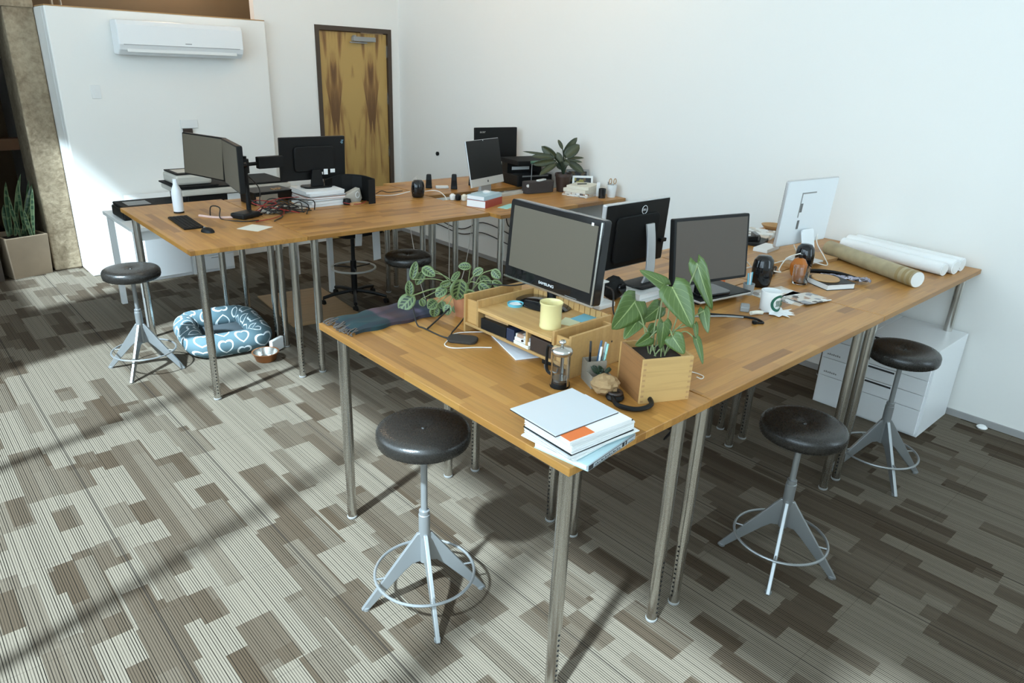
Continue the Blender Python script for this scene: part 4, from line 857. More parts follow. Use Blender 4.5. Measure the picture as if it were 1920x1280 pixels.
book('thin white book under the thicker one below the curved-arm monitor', 1.575, .965, H, .29, .20, .014, .04, WPLAST)
book('thick white book on which the curved-arm monitor stands', 1.565, .965, H + .0145, .275, .19, .031, .0, WPLAST)
t = thing('charging_stand', 'white phone charging stand behind the glossy monitor', 'phone stand', (1.235, .955, H)); obj('base', bx(B(), (0, 0, .012), (.12, .075, .024)), WPLAST, t, bev=.004); obj('upright', bx(B(), (0, .01, .075), (.02, .022, .105)), WPLAST, t, bev=.004); obj('top_clip', bx(B(), (0, .005, .128), (.05, .04, .008)), WPLAST, t, bev=.003)
tag(obj('marker', cy(B(), (0, 0, 0), (0, 0, .09), .007), M('marker_red', (.45, .03, .02), .4), smooth=True), 'red marker standing upright behind the glossy monitor', 'marker', loc=(1.155, .985, H))
bm = B(); bmesh.ops.create_icosphere(bm, subdivisions=3, radius=1)
for v in bm.verts: n_ = 1 + .12 * math.sin(v.co.x * 9) * math.cos(v.co.y * 8 + v.co.z * 5); v.co = Vector((v.co.x * .065 * n_, v.co.y * .05 * n_, .062 + v.co.z * .0615 * n_))
t = thing('sling_pouch', 'rumpled black camera pouch behind the philodendron', 'pouch', (1.37, 1.0, H)); obj('body', bm, MATTE, t, smooth=True); obj('lens_cap', cy(B(), (.0, -.05, .07), (0, -.063, .072), .026), GLOSS, t, smooth=40)
t = thing('laptop', 'closed dark laptop with silver edge under the monitor with dark screen', 'laptop', (1.825, .73, H), R_(-8.8)); obj('body', bx(B(), (0, 0, .030), (.385, .255, .012)), ALU, t, bev=.003); obj('lid', bx(B(), (0, 0, .0395), (.383, .253, .0065)), BLACK, t, bev=.002); obj('riser_bar', bx(B(), (0, 0, .012), (.30, .15, .0235)), MATTE, t)
def tower(label, x, y, h, rz=0):
    t = thing('power_tower', label, 'power strip', (x, y, H), rz)
    b_ = obj('body', la(B(), [(0, 0), (.044, 0), (.054, .012), (.060, h * .35), (.061, h * .6), (.054, h * .86), (.036, h * .985), (0, h)], 28), GLOSS, t, smooth=60); b_.scale = (1.0, .86, 1)
    for k in range(4): bm = B(); bx(bm, (-.0535 if k < 9 else 0, -.012, h * .3 + k * .015), (.005, .007, .006)); obj('usb_port', bm, WINK, t)
    return t
tower('black rounded power tower beside the monitor with dark screen', 2.255, .665, .178, R_(150)); tower('black rounded power tower behind the drinking glass', 2.80, .69, .165, R_(60))
tapered_cup('pen_cup', 'small pale cup holding blue pens near the laptop', 'cup', 2.055, .625, H, .026, .031, .06, GREY)
for i, (dx, c) in enumerate(((-.008, BLUE), (.006, WPLAST), (.012, BLUE))): tag(obj('pen', cy(B(), (0, 0, 0), (.01 * i, .012, .11), .0045, n=10), c, smooth=True), ('left blue pen in the pale cup near the laptop', 'white pen in the pale cup near the laptop', 'right blue pen in the pale cup near the laptop')[i], 'pen', loc=(2.05 + dx, .62, H + .008))
tag(obj('sachet', bx(bx(B(), (0, 0, .018), (.05, .03, .036)), (.03, .01, .01), (.04, .03, .02), .4), ORANGE, bev=.004), 'small orange packet behind the laptop', 'packet', loc=(2.06, .80, H))
tag(obj('grey_adapter', bx(B(), (0, 0, .014), (.075, .045, .028)), GREY, bev=.006), 'grey adapter block between the laptop and the coffee mug', 'adapter', loc=(1.79, .485, H), rz=.5)
tag(obj('glue_bottle', tb(B(), [(0, 0, .011), (.035, -.012, .011), (.06, -.03, .010)], .0105), PAPER2, smooth=True), 'small cream squeeze bottle lying before the coffee mug', 'bottle', loc=(1.745, .425, H))
t = thing('earphones', 'black earphones with curled ends on the desk before the laptop', 'earphones', (0, 0, 0)); obj('cord', tb(B(), [(1.55, .60, H + .004), (1.60, .52, H + .006), (1.66, .46, H + .005), (1.70, .38, H + .006), (1.68, .32, H + .005), (1.645, .345, H + .005)], .0055), BLACK, t, smooth=True); obj('cord', tb(B(), [(1.48, .58, H + .004), (1.57, .50, H + .01), (1.63, .47, H + .004), (1.67, .42, H + .005)], .0045), GREY, t, smooth=True); obj('ear_tip', la(B(), [(0, 0), (.013, .002), (.014, .014), (0, .02)], 14, (1.645, .345, H)), BLACK, t, smooth=True)
# coffee mug
t = thing('coffee_mug', 'white coffee shop mug with a round green emblem', 'mug', (1.885, .405, H + .004), R_(-12))
obj('body', la(B(), [(0, 0), (.040, 0), (.048, .008), (.051, .10), (.051, .104), (.0465, .104), (.044, .012), (0, .010)], 36), M('mug_white', (.82, .82, .80), .25), t, smooth=50)
obj('handle', tb(B(), [(.047, .012, .085), (.075, .02, .083), (.080, .02, .05), (.047, .012, .028)], .006), MATS['mug_white'], t, smooth=True)
def wrap(pts_fn, r, mat, name, n=40):
    bm = B(); uvs = pts_fn()
    vs = [bm.verts.new((r * math.sin(a), -r * math.cos(a), z)) for a, z in uvs]; return bm, vs
bm = B(); c0 = bm.verts.new((0, -.0508, .05)); rr_ = [bm.verts.new((.0505 * math.sin(.85 * math.cos(a)) , -.0505 * math.cos(.85 * math.cos(a)) - .0006, .05 + .043 * math.sin(a))) for a in [k * PI / 16 for k in range(32)]]
ri_ = [bm.verts.new((.0505 * math.sin(.58 * math.cos(a)), -.0505 * math.cos(.58 * math.cos(a)) - .0009, .05 + .030 * math.sin(a))) for a in [k * PI / 16 for k in range(32)]]
for i in range(32): bm.faces.new((rr_[i], rr_[(i + 1) % 32], ri_[(i + 1) % 32], ri_[i]))
bm.verts.remove(c0); eb = obj('emblem_ring', bm, GREENM, t)
bm = B(); 
for k in range(5): tb(bm, [(-.018 + k * .009, -.0512, .034), (-.014 + k * .009, -.0520, .046), (-.019 + k * .009, -.0520, .056), (-.015 + k * .009, -.0512, .066)], .0016, 5)
obj('emblem_waves', bm, GREENM, t)
bm = B(); nv = 11; ctr = bm.verts.new((0, 0, .006)); rim = []
for k in range(nv * 2): a = PI * k / nv; r = (.095 if k % 2 else .062) * random.uniform(.85, 1.12); rim.append(bm.verts.new((r * math.cos(a), r * math.sin(a), random.uniform(.0005, .009))))
for k in range(nv * 2): bm.faces.new((ctr, rim[k], rim[(k + 1) % (nv * 2)]))
o = obj('napkin', bm, PAPER); o.modifiers.new('t', 'SOLIDIFY').thickness = .001; tag(o, 'crumpled white napkin under the coffee shop mug', 'napkin', loc=(1.90, .365, H + .001))
rbox('postcard', 'printed postcard on top of the cards beside the coffee mug', (2.235, .375, H + .0075), (.20, .15, .003), NEWS, R_(-12), 'card', bev=0)
rbox('postcard', 'card underneath the printed postcard beside the coffee mug', (2.20, .42, H), (.23, .14, .004), MAGM, R_(3), 'card', bev=0)
rbox('magazine', 'pale printed magazine lying behind the postcards', (2.19, .545, H), (.28, .15, .004), MAGM, R_(-14), 'magazine', bev=0)
bw_ = book('black covered book with white page edges near the drinking glass', 2.62, .435, H, .19, .19, .034, R_(-25), BLACK, pages=WPLAST)
tag(obj('wooden_coaster', la(B(), [(0, 0), (.075, 0), (.078, .004), (.074, .010), (.066, .007), (0, .006)], 36), TAN, smooth=50), 'round wooden dish lying on the black book', 'dish', loc=(2.60, .455, H + .0345))
tag(obj('drinking_glass', la(B(), [(0, 0), (.040, 0), (.044, .004), (.046, .10), (.0435, .10), (.0415, .014), (0, .012)], 32), GLASS, smooth=50), 'empty clear drinking glass before the amber bottle', 'glass', loc=(2.50, .555, H))
t = thing('amber_bottle', 'round amber bottle behind the drinking glass', 'bottle', (2.605, .625, H)); obj('body', la(B(), [(0, 0), (.022, .0), (.040, .02), (.050, .055), (.048, .085), (.030, .115), (.013, .122), (0, .123)], 28), AMBER, t, smooth=True); obj('cap', cy(B(), (0, 0, .122), (0, 0, .142), .012), GLOSS, t, smooth=40)
bm = B(); NX = 22; gv = []
for i in range(NX + 1):
    u = i / NX; c = Vector((.0 + .19 * u, -.20 * u + .03 * math.sin(u * 6), 0)); wd = .03 + .045 * u
    gv.append([bm.verts.new(c + Vector((.7, .7, 0)) * wd * (j / 8 - .5) + Vector((0, 0, .004 + .022 * abs(math.sin(j * 1.3 + i * .6)) * (1 - .3 * u) + .01))) for j in range(9)])
for a, b in zip(gv, gv[1:]):
    for j in range(8): bm.faces.new((a[j], a[j + 1], b[j + 1], b[j]))
o = obj('scarf', bm, SCARFM, smooth=True); o.modifiers.new('t', 'SOLIDIFY').thickness = .004; tag(o, 'crumpled grey patterned cloth lying beside the black book', 'cloth', loc=(2.66, .52, H))
t = thing('camera_strap', 'black folded strap on the desk behind the black book', 'strap', (0, 0, 0))
for k in range(4): obj('strap', tb(B(), [(2.56 + .02 * k, .60, H + .012 + .009 * k), (2.68 + .01 * k, .63 - .02 * k, H + .022 + .007 * k), (2.80, .55 - .025 * k, H + .018 + .006 * k), (2.87, .43 - .02 * k, H + .010)], .008), MATTE, t, smooth=True)
# tube and rolls
a_, b_ = Vector((3.345, .785, H + .0485)), Vector((3.005, .105, H + .0485)); d_ = (a_ - b_).normalized()
t = thing('mailing_tube', 'long patterned cardboard tube lying on the desk, white end cap', 'tube', tuple(b_))
obj('tube', cy(B(), (0, 0, 0), a_ - b_, .0475, n=40), TUBEM, t, smooth=40)
bm = B()
for q in (.012, .05, .10): cy(bm, d_ * q, d_ * (q + .022), .0485, n=40)
obj('collar', bm, M('tube_band', (.30, .22, .10), .5), t, smooth=40); obj('end_cap', cy(B(), d_ * -.004, d_ * .001, .045, n=40), WPLAST, t, smooth=40)
for i, (p0, p1, r) in enumerate((((3.60, .80), (3.44, .10), .040), ((3.685, .80), (3.545, .07), .046), ((3.78, .78), (3.665, .07), .043))):
    v0, v1 = Vector((*p0, H + r + .001)), Vector((*p1, H + r + .001)); t = thing('paper_roll', ('left', 'middle', 'right')[i] + ' of the three white paper rolls beside the tube', 'paper roll', tuple(v1), 0, 'rolled plans'); dd = (v0 - v1)
    obj('roll', cy(B(), (0, 0, 0), dd, r, n=32), PAPER, t, smooth=40); obj('inner_coil', cy(B(), -dd.normalized() * .003, -dd.normalized() * .0, r * .8, n=24), WPLAST, t)
book('flat wooden board under the pale all-in-one computer', 3.03, .83, H, .46, .27, .0215, R_(-8), TAN, 'board', 'laptop_board', pages=TAN)
t = thing('tape_dispenser', 'black tools and clips heaped on the desk left of the pale computer', 'desk tools', (3.22, 1.26, H)); obj('tray', bx(B(), (0, 0, .012), (.22, .15, .024), .3), BLACK, t, bev=.004); obj('clip', bx(B(), (.02, .01, .045), (.12, .03, .04), .8), DSTEEL, t); obj('clip', bx(B(), (-.04, -.01, .04), (.10, .03, .03), -.4), BLACK, t)
rbox('white_box', 'flat white box on the desk left of the pale computer', (3.10, 1.10, H), (.20, .10, .025), WPLAST, .1); rbox('magazine_pile', 'dark magazine lying at the far edge behind the pale computer', (3.44, 1.36, H), (.30, .22, .03), MAGM, .2, 'magazine')
tag(obj('wooden_bowl', la(B(), [(0, 0), (.045, 0), (.085, .04), (.088, .046), (.08, .046), (.04, .008), (0, .008)], 32), TAN, smooth=50), 'wooden bowl at the wall end of the back desk', 'bowl', loc=(3.73, 1.40, H))
tag(obj('power_strip', bx(B(), (0, 0, .016), (.34, .05, .03)), BLACK, bev=.004), 'black power strip along the far edge of the back desk', 'power strip', loc=(2.72, 1.45, H))
cable([(2.32, .66, H + .085), (2.42, .64, H + .06), (2.52, .70, H + .05), (2.66, .73, H + .09), (2.74, .69, H + .115)], .0035, WCABLE, 'white cable strung between the two black power towers')
cable([(2.86, .66, H + .05), (2.98, .62, H + .02), (3.10, .70, H + .04), (3.11, .77, H + .12), (3.17, .80, H + .21)], .0035, WCABLE, 'white cable hanging from the right side of the pale computer')
cable([(2.86, .80, H + .13), (2.87, .78, H + .06), (2.72, .86, H + .012), (2.55, .90, H + .01), (2.42, .90, H + .01)], .0035, WCABLE, 'white cable falling from the left of the pale computer')
cable([(2.16, .80, H + .03), (2.22, .82, H + .13), (2.25, .80, H + .14), (2.33, .74, H + .05)], .003, WCABLE, 'white cable arching beside the monitor with dark screen')
t = thing('cable_coil', 'coiled black cables on the desk between the power towers', 'cable coil', (2.52, .78, H))
for k in range(4): obj('loop', tb(B(), [(.07 * math.cos(a) * (1 + .1 * k), .045 * math.sin(a), .008 + .008 * k + .004 * math.sin(3 * a + k)) for a in [j * PI / 8 for j in range(16)]], .0042, 6, sm=False, closed=True), RUBBER, t, smooth=True)
cable([(1.42, 1.02, H + .10), (1.45, .93, H + .07), (1.62, .82, H + .10), (1.74, .78, H + .09), (1.80, .88, H + .05)], .0045, RUBBER, 'black cable drooping before the curved-arm monitor')
cable([(1.31, 1.00, H + .08), (1.22, .88, H + .10), (1.14, .80, H + .03), (1.10, .70, H + .004)], .0042, RUBBER, 'black cable curving down behind the planter box')
for i, (x, y) in enumerate(((1.9, .82), (2.02, .86), (1.95, .95))):
    cable([(x, y, H - .04), (x + .03, y + .02, .75), (x - .03, y + .05, .5), (x + .06, y, .3), (x, y + .1, .06), (x + .15, y + .16, .012)], .005, RUBBER, ('left', 'middle', 'right')[i] + ' black cable hanging below the middle of the near desks')

# ---------------------------------------------------------------- far group desks
t = thing('water_bottle', 'white metal water bottle with black base band on the leftmost desk', 'bottle', (.297, 4.26, H)); obj('body', la(B(), [(0, .012), (.036, .012), (.037, .14), (.034, .165), (.018, .205), (.017, .225), (0, .225)], 28), M('bottle_white', (.74, .76, .78), .35), t, smooth=60); obj('cap', cy(B(), (0, 0, .225), (0, 0, .245), .0165), MATS['bottle_white'], t, smooth=40); obj('base_band', cy(B(), (0, 0, 0), (0, 0, .0118), .036), BLACK, t, smooth=40)
t = thing('keyboard', 'small black keyboard near the edge of the leftmost desk', 'keyboard', (.215, 3.88, H), R_(86)); obj('body', bx(B(), (0, 0, .006), (.42, .13, .012)), BLACK, t, bev=.003)
bm = B()
for i in range(16):
    for j in range(5): bx(bm, (-.19 + i * .0253, -.05 + j * .025, .0135), (.021, .020, .003))
obj('keys', bm, DSTEEL if 0 else MATTE, t)
t = thing('mouse', 'black computer mouse beside the small black keyboard', 'mouse', (.243, 3.545, H), .3); bm = B(); bmesh.ops.create_icosphere(bm, subdivisions=3, radius=1)
for v in bm.verts: v.co = Vector((v.co.x * .035, v.co.y * .055, max(0, v.co.z) * .032))
obj('shell', bm, BLACK, t, smooth=True); obj('wheel', cy(B(), (-.003, .03, .026), (.003, .03, .026), .007), GREY, t, smooth=True)
tag(obj('paper_sheet', bx(B(), (0, 0, .0008), (.16, .17, .0016)), PAPER2), 'cream sheet of paper on the leftmost desk near the seam', 'paper', loc=(.545, 3.50, H), rz=.5)
tag(obj('cable_sleeve', tb(B(), [(.37, 4.06, H + .006), (.45, 3.93, H + .006), (.55, 3.87, H + .008)], .009), PINK, smooth=True), 'pink rubber strap lying left of the monitor pole', 'strap')
for i, pts in enumerate(([(.42, 3.98, H + .004), (.43, 3.97, H + .08), (.48, 3.94, H + .07), (.46, 3.88, H + .004), (.55, 3.72, H + .006), (.66, 3.70, H + .004)], [(.72, 3.95, H + .10), (.80, 3.86, H + .06), (.90, 3.80, H + .09), (.98, 3.83, H + .03), (1.06, 3.80, H + .004)], [(.70, 3.97, H + .30), (.80, 3.98, H + .18), (.78, 3.92, H + .05), (.86, 3.75, H + .012), (.74, 3.62, H + .004)], [(.75, 3.90, H + .01), (.86, 3.95, H + .10), (.98, 3.90, H + .07), (1.05, 3.86, H + .03)], [(.90, 3.98, H + .06), (1.00, 3.92, H + .10), (1.12, 3.86, H + .05), (1.05, 3.74, H + .004)])):
    cable(pts, .0044, RUBBER, ('thin black cable making a tall loop left of the monitor pole', 'black cable arching right of the monitor pole', 'black cable running down from the monitor pole to the desk', 'low black cable between the pole and the book stack', 'black cable trailing toward the book stack')[i])
for i, pts in enumerate(([(.66, 3.86, H + .01), (.80, 3.86, H + .09), (.92, 3.88, H + .11), (1.10, 3.96, H + .09)], [(.62, 3.66, H + .005), (.78, 3.70, H + .01), (.90, 3.80, H + .02), (.88, 3.90, H + .08), (.96, 4.0, H + .09)], [(1.46, 3.92, H + .02), (1.52, 3.86, H + .012), (1.60, 3.85, H + .015), (1.66, 3.90, H + .02)])):
    cable(pts, .0032, RCABLE, ('dark red cable rising right of the monitor pole', 'dark red cable lying around the monitor pole base', 'dark red cable loop before the black arched organizer')[i])
for i in range(6):
    a0 = Vector((.72 + .03 * i, 3.93 - .02 * i, H + .006)); pts = [a0] + [a0 + Vector((random.uniform(.0, .30), random.uniform(-.12, .06), random.uniform(.004, .09))) for _ in range(4)] + [Vector((1.02 + .03 * i, 3.80 + .01 * i, H + .005))]
    cable(pts, .0042, RUBBER if i else RCABLE, ('dark red', 'black', 'black', 'black', 'black', 'black')[i] + ' strand of the cable tangle between the monitor pole and the book stack', group='tangled cables beside the monitor pole')
t = thing('computer_keyboard', 'beige keyboard half hidden beneath cables beside the book stack', 'keyboard', (.965, 3.97, H), R_(8)); obj('body', bx(B(), (0, 0, .010), (.34, .13, .018)), BEIGE, t, bev=.004)
bm = B()
for i in range(12):
    for j in range(4): bx(bm, (-.15 + i * .027, -.045 + j * .03, .0205), (.022, .024, .005))
obj('keys', bm, PAPER2, t)
zz = H; BC = [(WPLAST, .022, 'white book at the bottom of the stack under the black monitor'), (WPLAST, .020, 'white book second from the bottom of the stack under the black monitor'), (GREY, .016, 'grey book third from the bottom of the stack under the black monitor'), (PINK, .016, 'dull pink book in the middle of the stack under the black monitor'), (DARKBR, .012, 'thin dark brown book above the pink one under the black monitor'), (PAPER, .018, 'white magazine pile second from top of the stack under the black monitor'), (PAPER, .016, 'white curling booklet topmost of the stack under the black monitor')]
for i, (mt, h, lb) in enumerate(BC): book(lb, 1.335 + .008 * math.sin(i * 2), 4.09 + .006 * math.cos(i * 3), zz, .33 - .01 * (i % 3), .30 - .008 * (i % 2), h, R_(4 * math.sin(i * 1.7)), mt); zz += h + .0005
t = thing('desk_tray', 'low black desk tray carrying coins and clips, left of the book stack', 'tray', (1.02, 4.36, H), R_(4)); obj('top', bx(B(), (0, 0, .095), (.34, .24, .012)), BLACK, t, bev=.003); obj('side_panel', bx(B(), (-.162, 0, .044), (.012, .24, .088)), BLACK, t); obj('side_panel', bx(B(), (.162, 0, .044), (.012, .24, .088)), BLACK, t); obj('drawer_front', bx(B(), (-.04, -.115, .04), (.14, .008, .075)), GREYF, t)
bm = B()
for k in range(9): cy(bm, (.03 + .022 * (k % 4), -.06 + .02 * (k // 3), .1015), (.03 + .022 * (k % 4), -.06 + .02 * (k // 3), .106), .010, n=12)
obj('coins', bm, TAN, t)
rbox('paper_stand', 'white sheet standing on the white table left of the black monitor', (1.52, 5.25, .83), (.11, .01, .20), PAPER, .05, 'paper')
rbox('paper_ream', 'beige box at the right end of the white table', (1.66, 5.30, .83), (.22, .20, .12), BEIGE, .0, 'box')
# black arched organizer
bm = B(); arc = [(1.40, 4.10), (1.48, 4.13), (1.57, 4.13), (1.65, 4.10), (1.705, 4.03), (1.725, 3.95), (1.722, 3.862)]; hh = [.18, .195, .205, .207, .204, .20, .195]
i_, o_l = [], []
for k, (x, y) in enumerate(arc):
    p = Vector(arc[max(0, k - 1)]); q = Vector(arc[min(len(arc) - 1, k + 1)]); d = (q - p).normalized(); n_ = Vector((d.y, -d.x)) * .006
    i_.append([bm.verts.new((x, y, 0)), bm.verts.new((x, y, hh[k])), bm.verts.new((x + n_.x, y + n_.y, hh[k])), bm.verts.new((x + n_.x, y + n_.y, 0))])
for a, b in zip(i_, i_[1:]):
    for j in range(4): bm.faces.new((a[j], a[(j + 1) % 4], b[(j + 1) % 4], b[j]))
bm.faces.new(i_[0]); bm.faces.new(i_[-1][::-1])
t = thing('arched_organizer', 'black curved desk organizer right of the book stack', 'organizer', (0, 0, H)); obj('curved_wall', bm, BLACK, t); obj('front_panel', b0(B(), (1.66, 3.855, 0), (1.722, 3.861, .195)), BLACK, t); obj('rim', tb(B(), [(1.40, 4.10, .18), (1.57, 4.13, .206), (1.70, 4.03, .204), (1.72, 3.862, .196)], .006), MATTE, t, smooth=True)
bm = B(); prism(bm, [(-.09, 0), (.08, 0), (.095, .03), (.075, .115), (-.10, .06)], -.03, .03, Matrix.Rotation(.15, 4, 'Z') @ RX90)
t = thing('speaker_box', 'beige wedge with white ring inside the black arched organizer', 'speaker', (1.575, 4.0, H + .0)); obj('body', bm, BEIGE, t, bev=.006); obj('ring', tb(B(), [(.045 + .018 * math.cos(a), -.034, .062 + .024 * math.sin(a)) for a in [k * PI / 10 for k in range(20)]], .003, 6, sm=False, closed=True), WPLAST, t, smooth=True)
tag(obj('black_puck', la(B(), [(0, 0), (.03, 0), (.035, .02), (.028, .045), (0, .052)], 18), BLACK, smooth=True), 'small black puck before the beige wedge', 'webcam', loc=(1.50, 3.93, H))
rbox('wood_block', 'small brown wooden block beside the black puck', (1.545, 3.875, H), (.09, .03, .022), TAN, .1, 'block')
tower('black rounded power tower on the far desks with white cable', 2.19, 3.92, .15)
cable([(1.78, 4.25, H + .004), (1.88, 4.18, H + .004), (2.02, 4.06, H + .01), (2.13, 3.95, H + .05)], .0042, WCABLE, 'white cable lying straight across the far desk to the power tower')
cable([(2.25, 3.90, H + .05), (2.33, 3.86, H + .055), (2.37, 3.80, H + .03), (2.36, 3.72, H - .05), (2.40, 3.74, .6), (2.44, 3.78, .25), (2.62, 3.85, .2), (2.72, 3.84, .6), (2.74, 3.83, H - .04)], .0038, WCABLE, 'white cable dropping behind the far desks in a long hanging loop')
cable([(2.02, 3.84, H - .04), (2.06, 3.83, .7), (2.12, 3.80, .3), (2.2, 3.78, .02)], .0035, WCABLE, 'thin white cable hanging under the far desk left of the power tower')
cable([(1.95, 4.22, H + .004), (2.02, 4.24, H + .02), (2.08, 4.22, H + .006), (2.15, 4.10, H + .03)], .0036, RUBBER, 'short black cable behind the far power tower')
cable([(2.25, 4.0, H + .11), (2.21, 3.97, H + .165), (2.16, 3.95, H + .155)], .003, WCABLE, 'white cable arching over the far power tower')
def small_speaker(label, x, y, h=.13):
    t = thing('desktop_speaker', label, 'speaker', (x, y, H), R_(-40), 'small desktop speakers'); bm = B(); prism(bm, [(-.032, -.032), (.032, -.032), (.026, .03), (-.026, .03)], 0, h * .98); 
    for v in bm.verts:
        if v.co.z > .01: v.co.x *= .72; v.co.y *= .72
    obj('cabinet', bm, BLACK, t, bev=.006); obj('grille', b0(B(), (-.018, -.0300, .02), (.018, -.0285, h * .6)), MATTE, t)
small_speaker('small black speaker just behind the far power tower', 2.56, 4.27); small_speaker('small black speaker left of the silver all-in-one computer', 2.735, 4.11, .14); small_speaker('small black speaker partly behind the silver all-in-one computer', 3.02, 4.20, .14)
rbox('cable_box', 'white flat adapter on the far desk between two small speakers', (2.66, 4.20, H), (.12, .06, .022), WPLAST, -.5, 'adapter', bev=.005)
for i, (x, y, mt, lb) in enumerate(((2.372, 3.660, WPLAST, 'left white plug ball at the gap between the far desks'), (2.405, 3.625, BLACK, 'black plug between the two white plugs at the far gap'), (2.44, 3.585, PAPER2, 'right cream plug next to the red book'))):
    tag(obj('plug', la(B(), [(0, 0), (.020, .002), (.028, .02), (.026, .042), (.012, .054), (0, .055)], 18), mt, smooth=True), lb, 'plug', loc=(x, y, H))
book('thick book with red spine on the far right desk', 2.468, 3.345, H, .30, .18, .060, R_(21.7), RED, spine=1)
book('pale blue book on top of the red-spined book', 2.472, 3.352, H + .0605, .29, .17, .034, R_(19), M('pale_blue_cover', (.42, .56, .62), .5), spine=1)
tag(obj('earbud_case', la(B(), [(0, 0), (.03, 0), (.034, .01), (.02, .02), (0, .022)], 18), WPLAST, smooth=True), 'small white case lying on the pale blue book', 'case', loc=(2.50, 3.36, H + .095))
rbox('teal_sheet', 'pale teal sheet lying before the red-spined book', (2.60, 3.185, H), (.22, .09, .003), TEALM, R_(20), 'paper', bev=0)
rbox('spiral_notebook', 'narrow beige book lying behind the pale blue book', (3.0, 3.615, H), (.36, .075, .022), BEIGE, R_(8), 'book')
t = thing('sound_bar', 'dark grey fabric speaker on the far right desk', 'speaker', (3.315, 3.575, H), R_(-6)); bm = B(); prism(bm, rrect(.34, .105, .045), 0, .108); obj('body', bm, M('speaker_fabric', (.045, .035, .032), .9, noise=.3, scale=200), t, bev=.006); obj('badge', la(B(), [(0, 0), (.014, 0), (.014, .012), (0, .014)], 14, (0, 0, 0), Matrix.Translation((-.15, -.035, .075)) @ RX90), WPLAST, t)
rbox('remote_control', 'white remote lying on the dark fabric speaker', (3.34, 3.56, H + .1085), (.13, .035, .014), WPLAST, R_(15), 'remote', bev=.004)
t = thing('potted_dieffenbachia', 'broad-leaved plant in a dark pot on the far right desk', 'plant', (3.575, 3.50, H)); o_ = Vector((3.575, 3.50, H)); bm = B()
DIEF = [(3.486,3.546,1.351,3.400,3.644,1.437,.075),(3.583,3.528,1.405,3.689,3.461,1.525,.059),(3.543,3.463,1.366,3.657,3.398,1.468,.100),(3.606,3.572,1.449,3.580,3.604,1.497,.034),(3.470,3.566,1.358,3.313,3.680,1.352,.050),(3.457,3.578,1.377,3.259,3.747,1.388,.022),(3.474,3.543,1.319,3.300,3.648,1.276,.063),(3.467,3.510,1.291,3.318,3.571,1.190,.063),(3.639,3.506,1.339,3.748,3.410,1.345,.030),(3.624,3.476,1.303,3.712,3.363,1.212,.067),(3.592,3.472,1.329,3.683,3.370,1.312,.025),(3.513,3.475,1.309,3.488,3.522,1.394,.050),(3.571,3.555,1.304,3.558,3.506,1.228,.085),(3.532,3.461,1.326,3.551,3.407,1.290,.058)]
for a in DIEF: A, Bq = Vector(a[:3]) - o_, Vector(a[3:6]) - o_; leaf(bm, A.lerp(Vector((-.02, 0, .27)), .25), Bq, a[6] * 1.1, 'oval', .05, .16, n=8)
leaf_obj('foliage', bm, DIEFM, t); bm = B()
for i, a in enumerate(DIEF): A = Vector(a[:3]) - o_; tb(bm, [(0, 0, .15), (A.x * .4, A.y * .4, .15 + (A.z - .15) * .6), A], .005, 6)
obj('stem', bm, DLEAF, t, smooth=True); obj('pot', la(B(), [(0, 0), (.058, 0), (.078, .14), (.084, .142), (.084, .17), (.076, .17), (.072, .145), (0, .145)], 28), M('pot_brown', (.045, .025, .018), .35), t, smooth=50); obj('soil', la(B(), [(0, .1455), (.071, .1455), (.071, .152), (0, .152)], 20), SOIL, t)
for i, (l, w, h, mt, r) in enumerate(((.33, .26, .016, MAGM, 14), (.32, .25, .018, NEWS, 17), (.31, .24, .030, PAPER2, 10), (.28, .22, .028, PAPER2, 20))):
    rbox('document_pile', ('printed magazine at the bottom of the pile before the photo frames', 'second printed magazine up in the pile before the photo frames', 'cream papers in the pile before the photo frames', 'white topmost notebook of the pile before the photo frames')[i], (3.615, 3.275, H + sum((0, .0165, .035, .0655)[i:i + 1])), (l, w, h), mt, R_(r), 'papers')
tag(obj('pen', cy(B(), (0, 0, 0), (.09, -.035, 0), .0045, n=8), BLACK, smooth=True), 'black pen lying on the pile before the photo frames', 'pen', loc=(3.56, 3.30, H + .0985))
for i, (x, y, w, h, rz) in enumerate(((3.735, 3.46, .22, .20, -34), (3.70, 3.36, .20, .155, -36))):
    t = thing('photo_frame', ('dark rimmed photo frame, rear of the two frames', 'white bordered photo frame, front of the two frames')[i], 'photo frame', (x, y, H), R_(rz)); tl = Matrix.Rotation(-.18, 4, 'X')
    obj('frame', bx(B(), (0, 0, h / 2), (w, .012, h), 0, tl), (BLUE if 0 else GREY, WPLAST)[i], t, bev=.002); obj('photo', bx(B(), (0, -.0066, h / 2), (w - .04, .001, h - .04), 0, tl), PHOTO, t); obj('easel_back', bx(B(), (0, .028, h * .3), (.04, .004, h * .6), 0, Matrix.Rotation(.1, 4, 'X')), BLACK, t)
tapered_cup('candle_jar', 'small black jar at the front edge by the white cup', 'jar', 3.635, 3.055, H, .032, .034, .085, GLOSS)
tapered_cup('pencil_cup', 'white tapered cup holding scissors at the desk corner', 'cup', 3.755, 3.045, H, .036, .050, .115, M('cup_white', (.78, .79, .78), .3))
t = thing('scissors', 'scissors with brown loop handles standing in the white cup', 'scissors', (3.76, 3.045, H + .008))
for s in (-1, 1): obj('handle', tb(B(), [(s * .02 + .018 * math.cos(a), -.010 * s, .135 + .024 * math.sin(a)) for a in [k * PI / 8 for k in range(16)]], .004, 6, sm=False, closed=True), TAN, t, smooth=True); obj('blade', bx(B(), (s * .006, 0, .055), (.010, .002, .11), 0, Matrix.Rotation(s * .05, 4, 'Y')), SILVER, t)
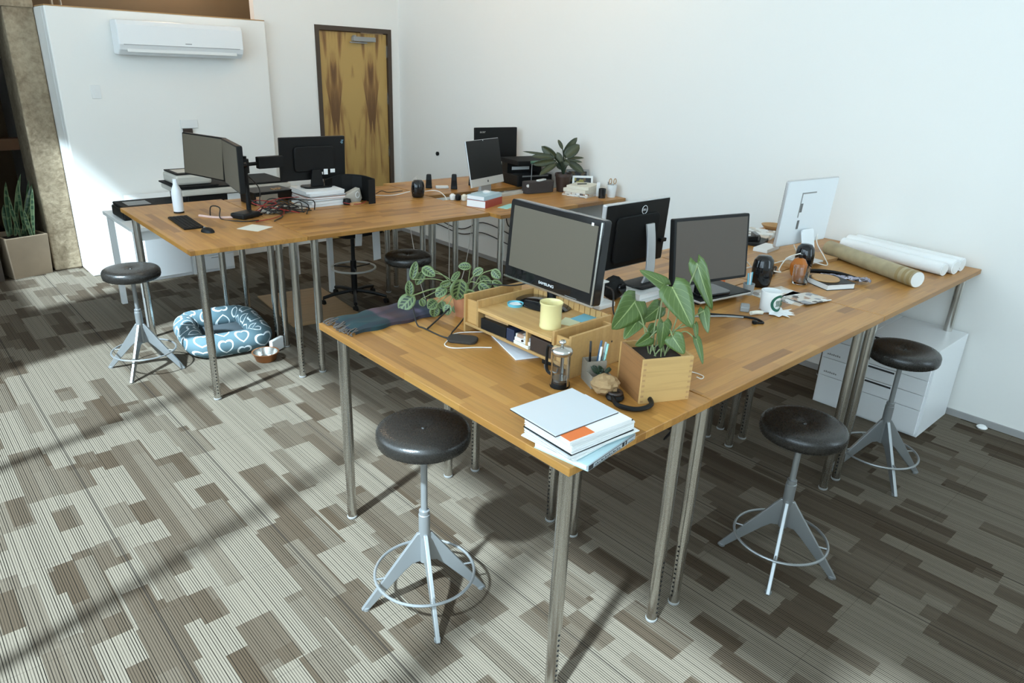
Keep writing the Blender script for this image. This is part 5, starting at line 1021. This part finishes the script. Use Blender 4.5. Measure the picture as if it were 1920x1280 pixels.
for s, c in ((-1, DSTEEL), (1, WPLAST)): tag(obj('pen', cy(B(), (0, 0, 0), (.012 * s, .01, .13), .004, n=8), c, smooth=True), ('grey pen leaning in the white cup at the desk corner', 'white pen leaning in the white cup at the desk corner')[s > 0], 'pen', loc=(3.75 + .012 * s, 3.06, H + .008))
rbox('card_stand', 'tall narrow white card standing behind the small black jar', (3.66, 3.13, H), (.03, .012, .13), PAPER, -.6, 'card')
rbox('wood_box', 'weathered grey wooden box behind the photo frames', (3.765, 3.62, H), (.10, .11, .17), M('weathered_wood', (.30, .25, .19), .8, noise=.3, scale=15), R_(-20), 'box')
t = thing('inkjet_printer', 'black multifunction printer in the corner behind the potted plant', 'printer', (3.58, 4.02, H), R_(-12)); obj('body', bx(B(), (0, 0, .055), (.40, .34, .11)), BLACK, t, bev=.012); obj('paper_tray', bx(B(), (0, -.19, .012), (.26, .10, .012)), MATTE, t); obj('scanner_lid', bx(B(), (0, 0, .225), (.42, .36, .045)), MATTE, t, bev=.01); obj('column', bx(B(), (0, .10, .155), (.40, .12, .10)), BLACK, t, bev=.004); obj('control_strip', bx(B(), (.0, -.172, .10), (.30, .004, .015)), SILVER, t); obj('label_strip', bx(B(), (-.05, .035, .15), (.2, .006, .03)), WPLAST, t)
t = thing('desk_lamp', 'small lamp with green bar shade beside the black printer', 'lamp', (3.44, 3.80, H)); obj('base', la(B(), [(0, 0), (.05, 0), (.05, .012), (.008, .016), (0, .016)], 24), WPLAST, t, smooth=50); obj('pole', cy(B(), (0, 0, .015), (0, 0, .24), .004), SILVER, t, smooth=True); obj('shade', cy(B(), (-.01, .01, .24), (.13, -.10, .26), .014), M('lamp_green', (.07, .16, .10), .4), t, smooth=True)
make_stool('black stool in shadow under the far right desk', 3.32, 3.42, R_(30), .76)
for i, (z0, z1) in enumerate(((.30, .24), (.42, .30))): cable([(XW - .02, 6.4, z0 - .1), (XW - .02, 5.9, z1), (XW - .02, 5.4, z1 - .03), (XW - .02, 5.0, z0), (XW - .02, 4.5, z0 - .05), (XW - .02, 4.2, z1)], .006, RUBBER, ('lower', 'upper')[i] + ' black cable strung along the wall under the far desks')
cable([(3.42, 4.6, H - .04), (3.50, 4.62, .8), (3.68, 4.62, .66), (3.80, 4.6, .72), (3.82, 4.55, .5), (3.84, 4.5, .45)], .006, RUBBER, 'curly black cable hanging at the wall under the printer desk')
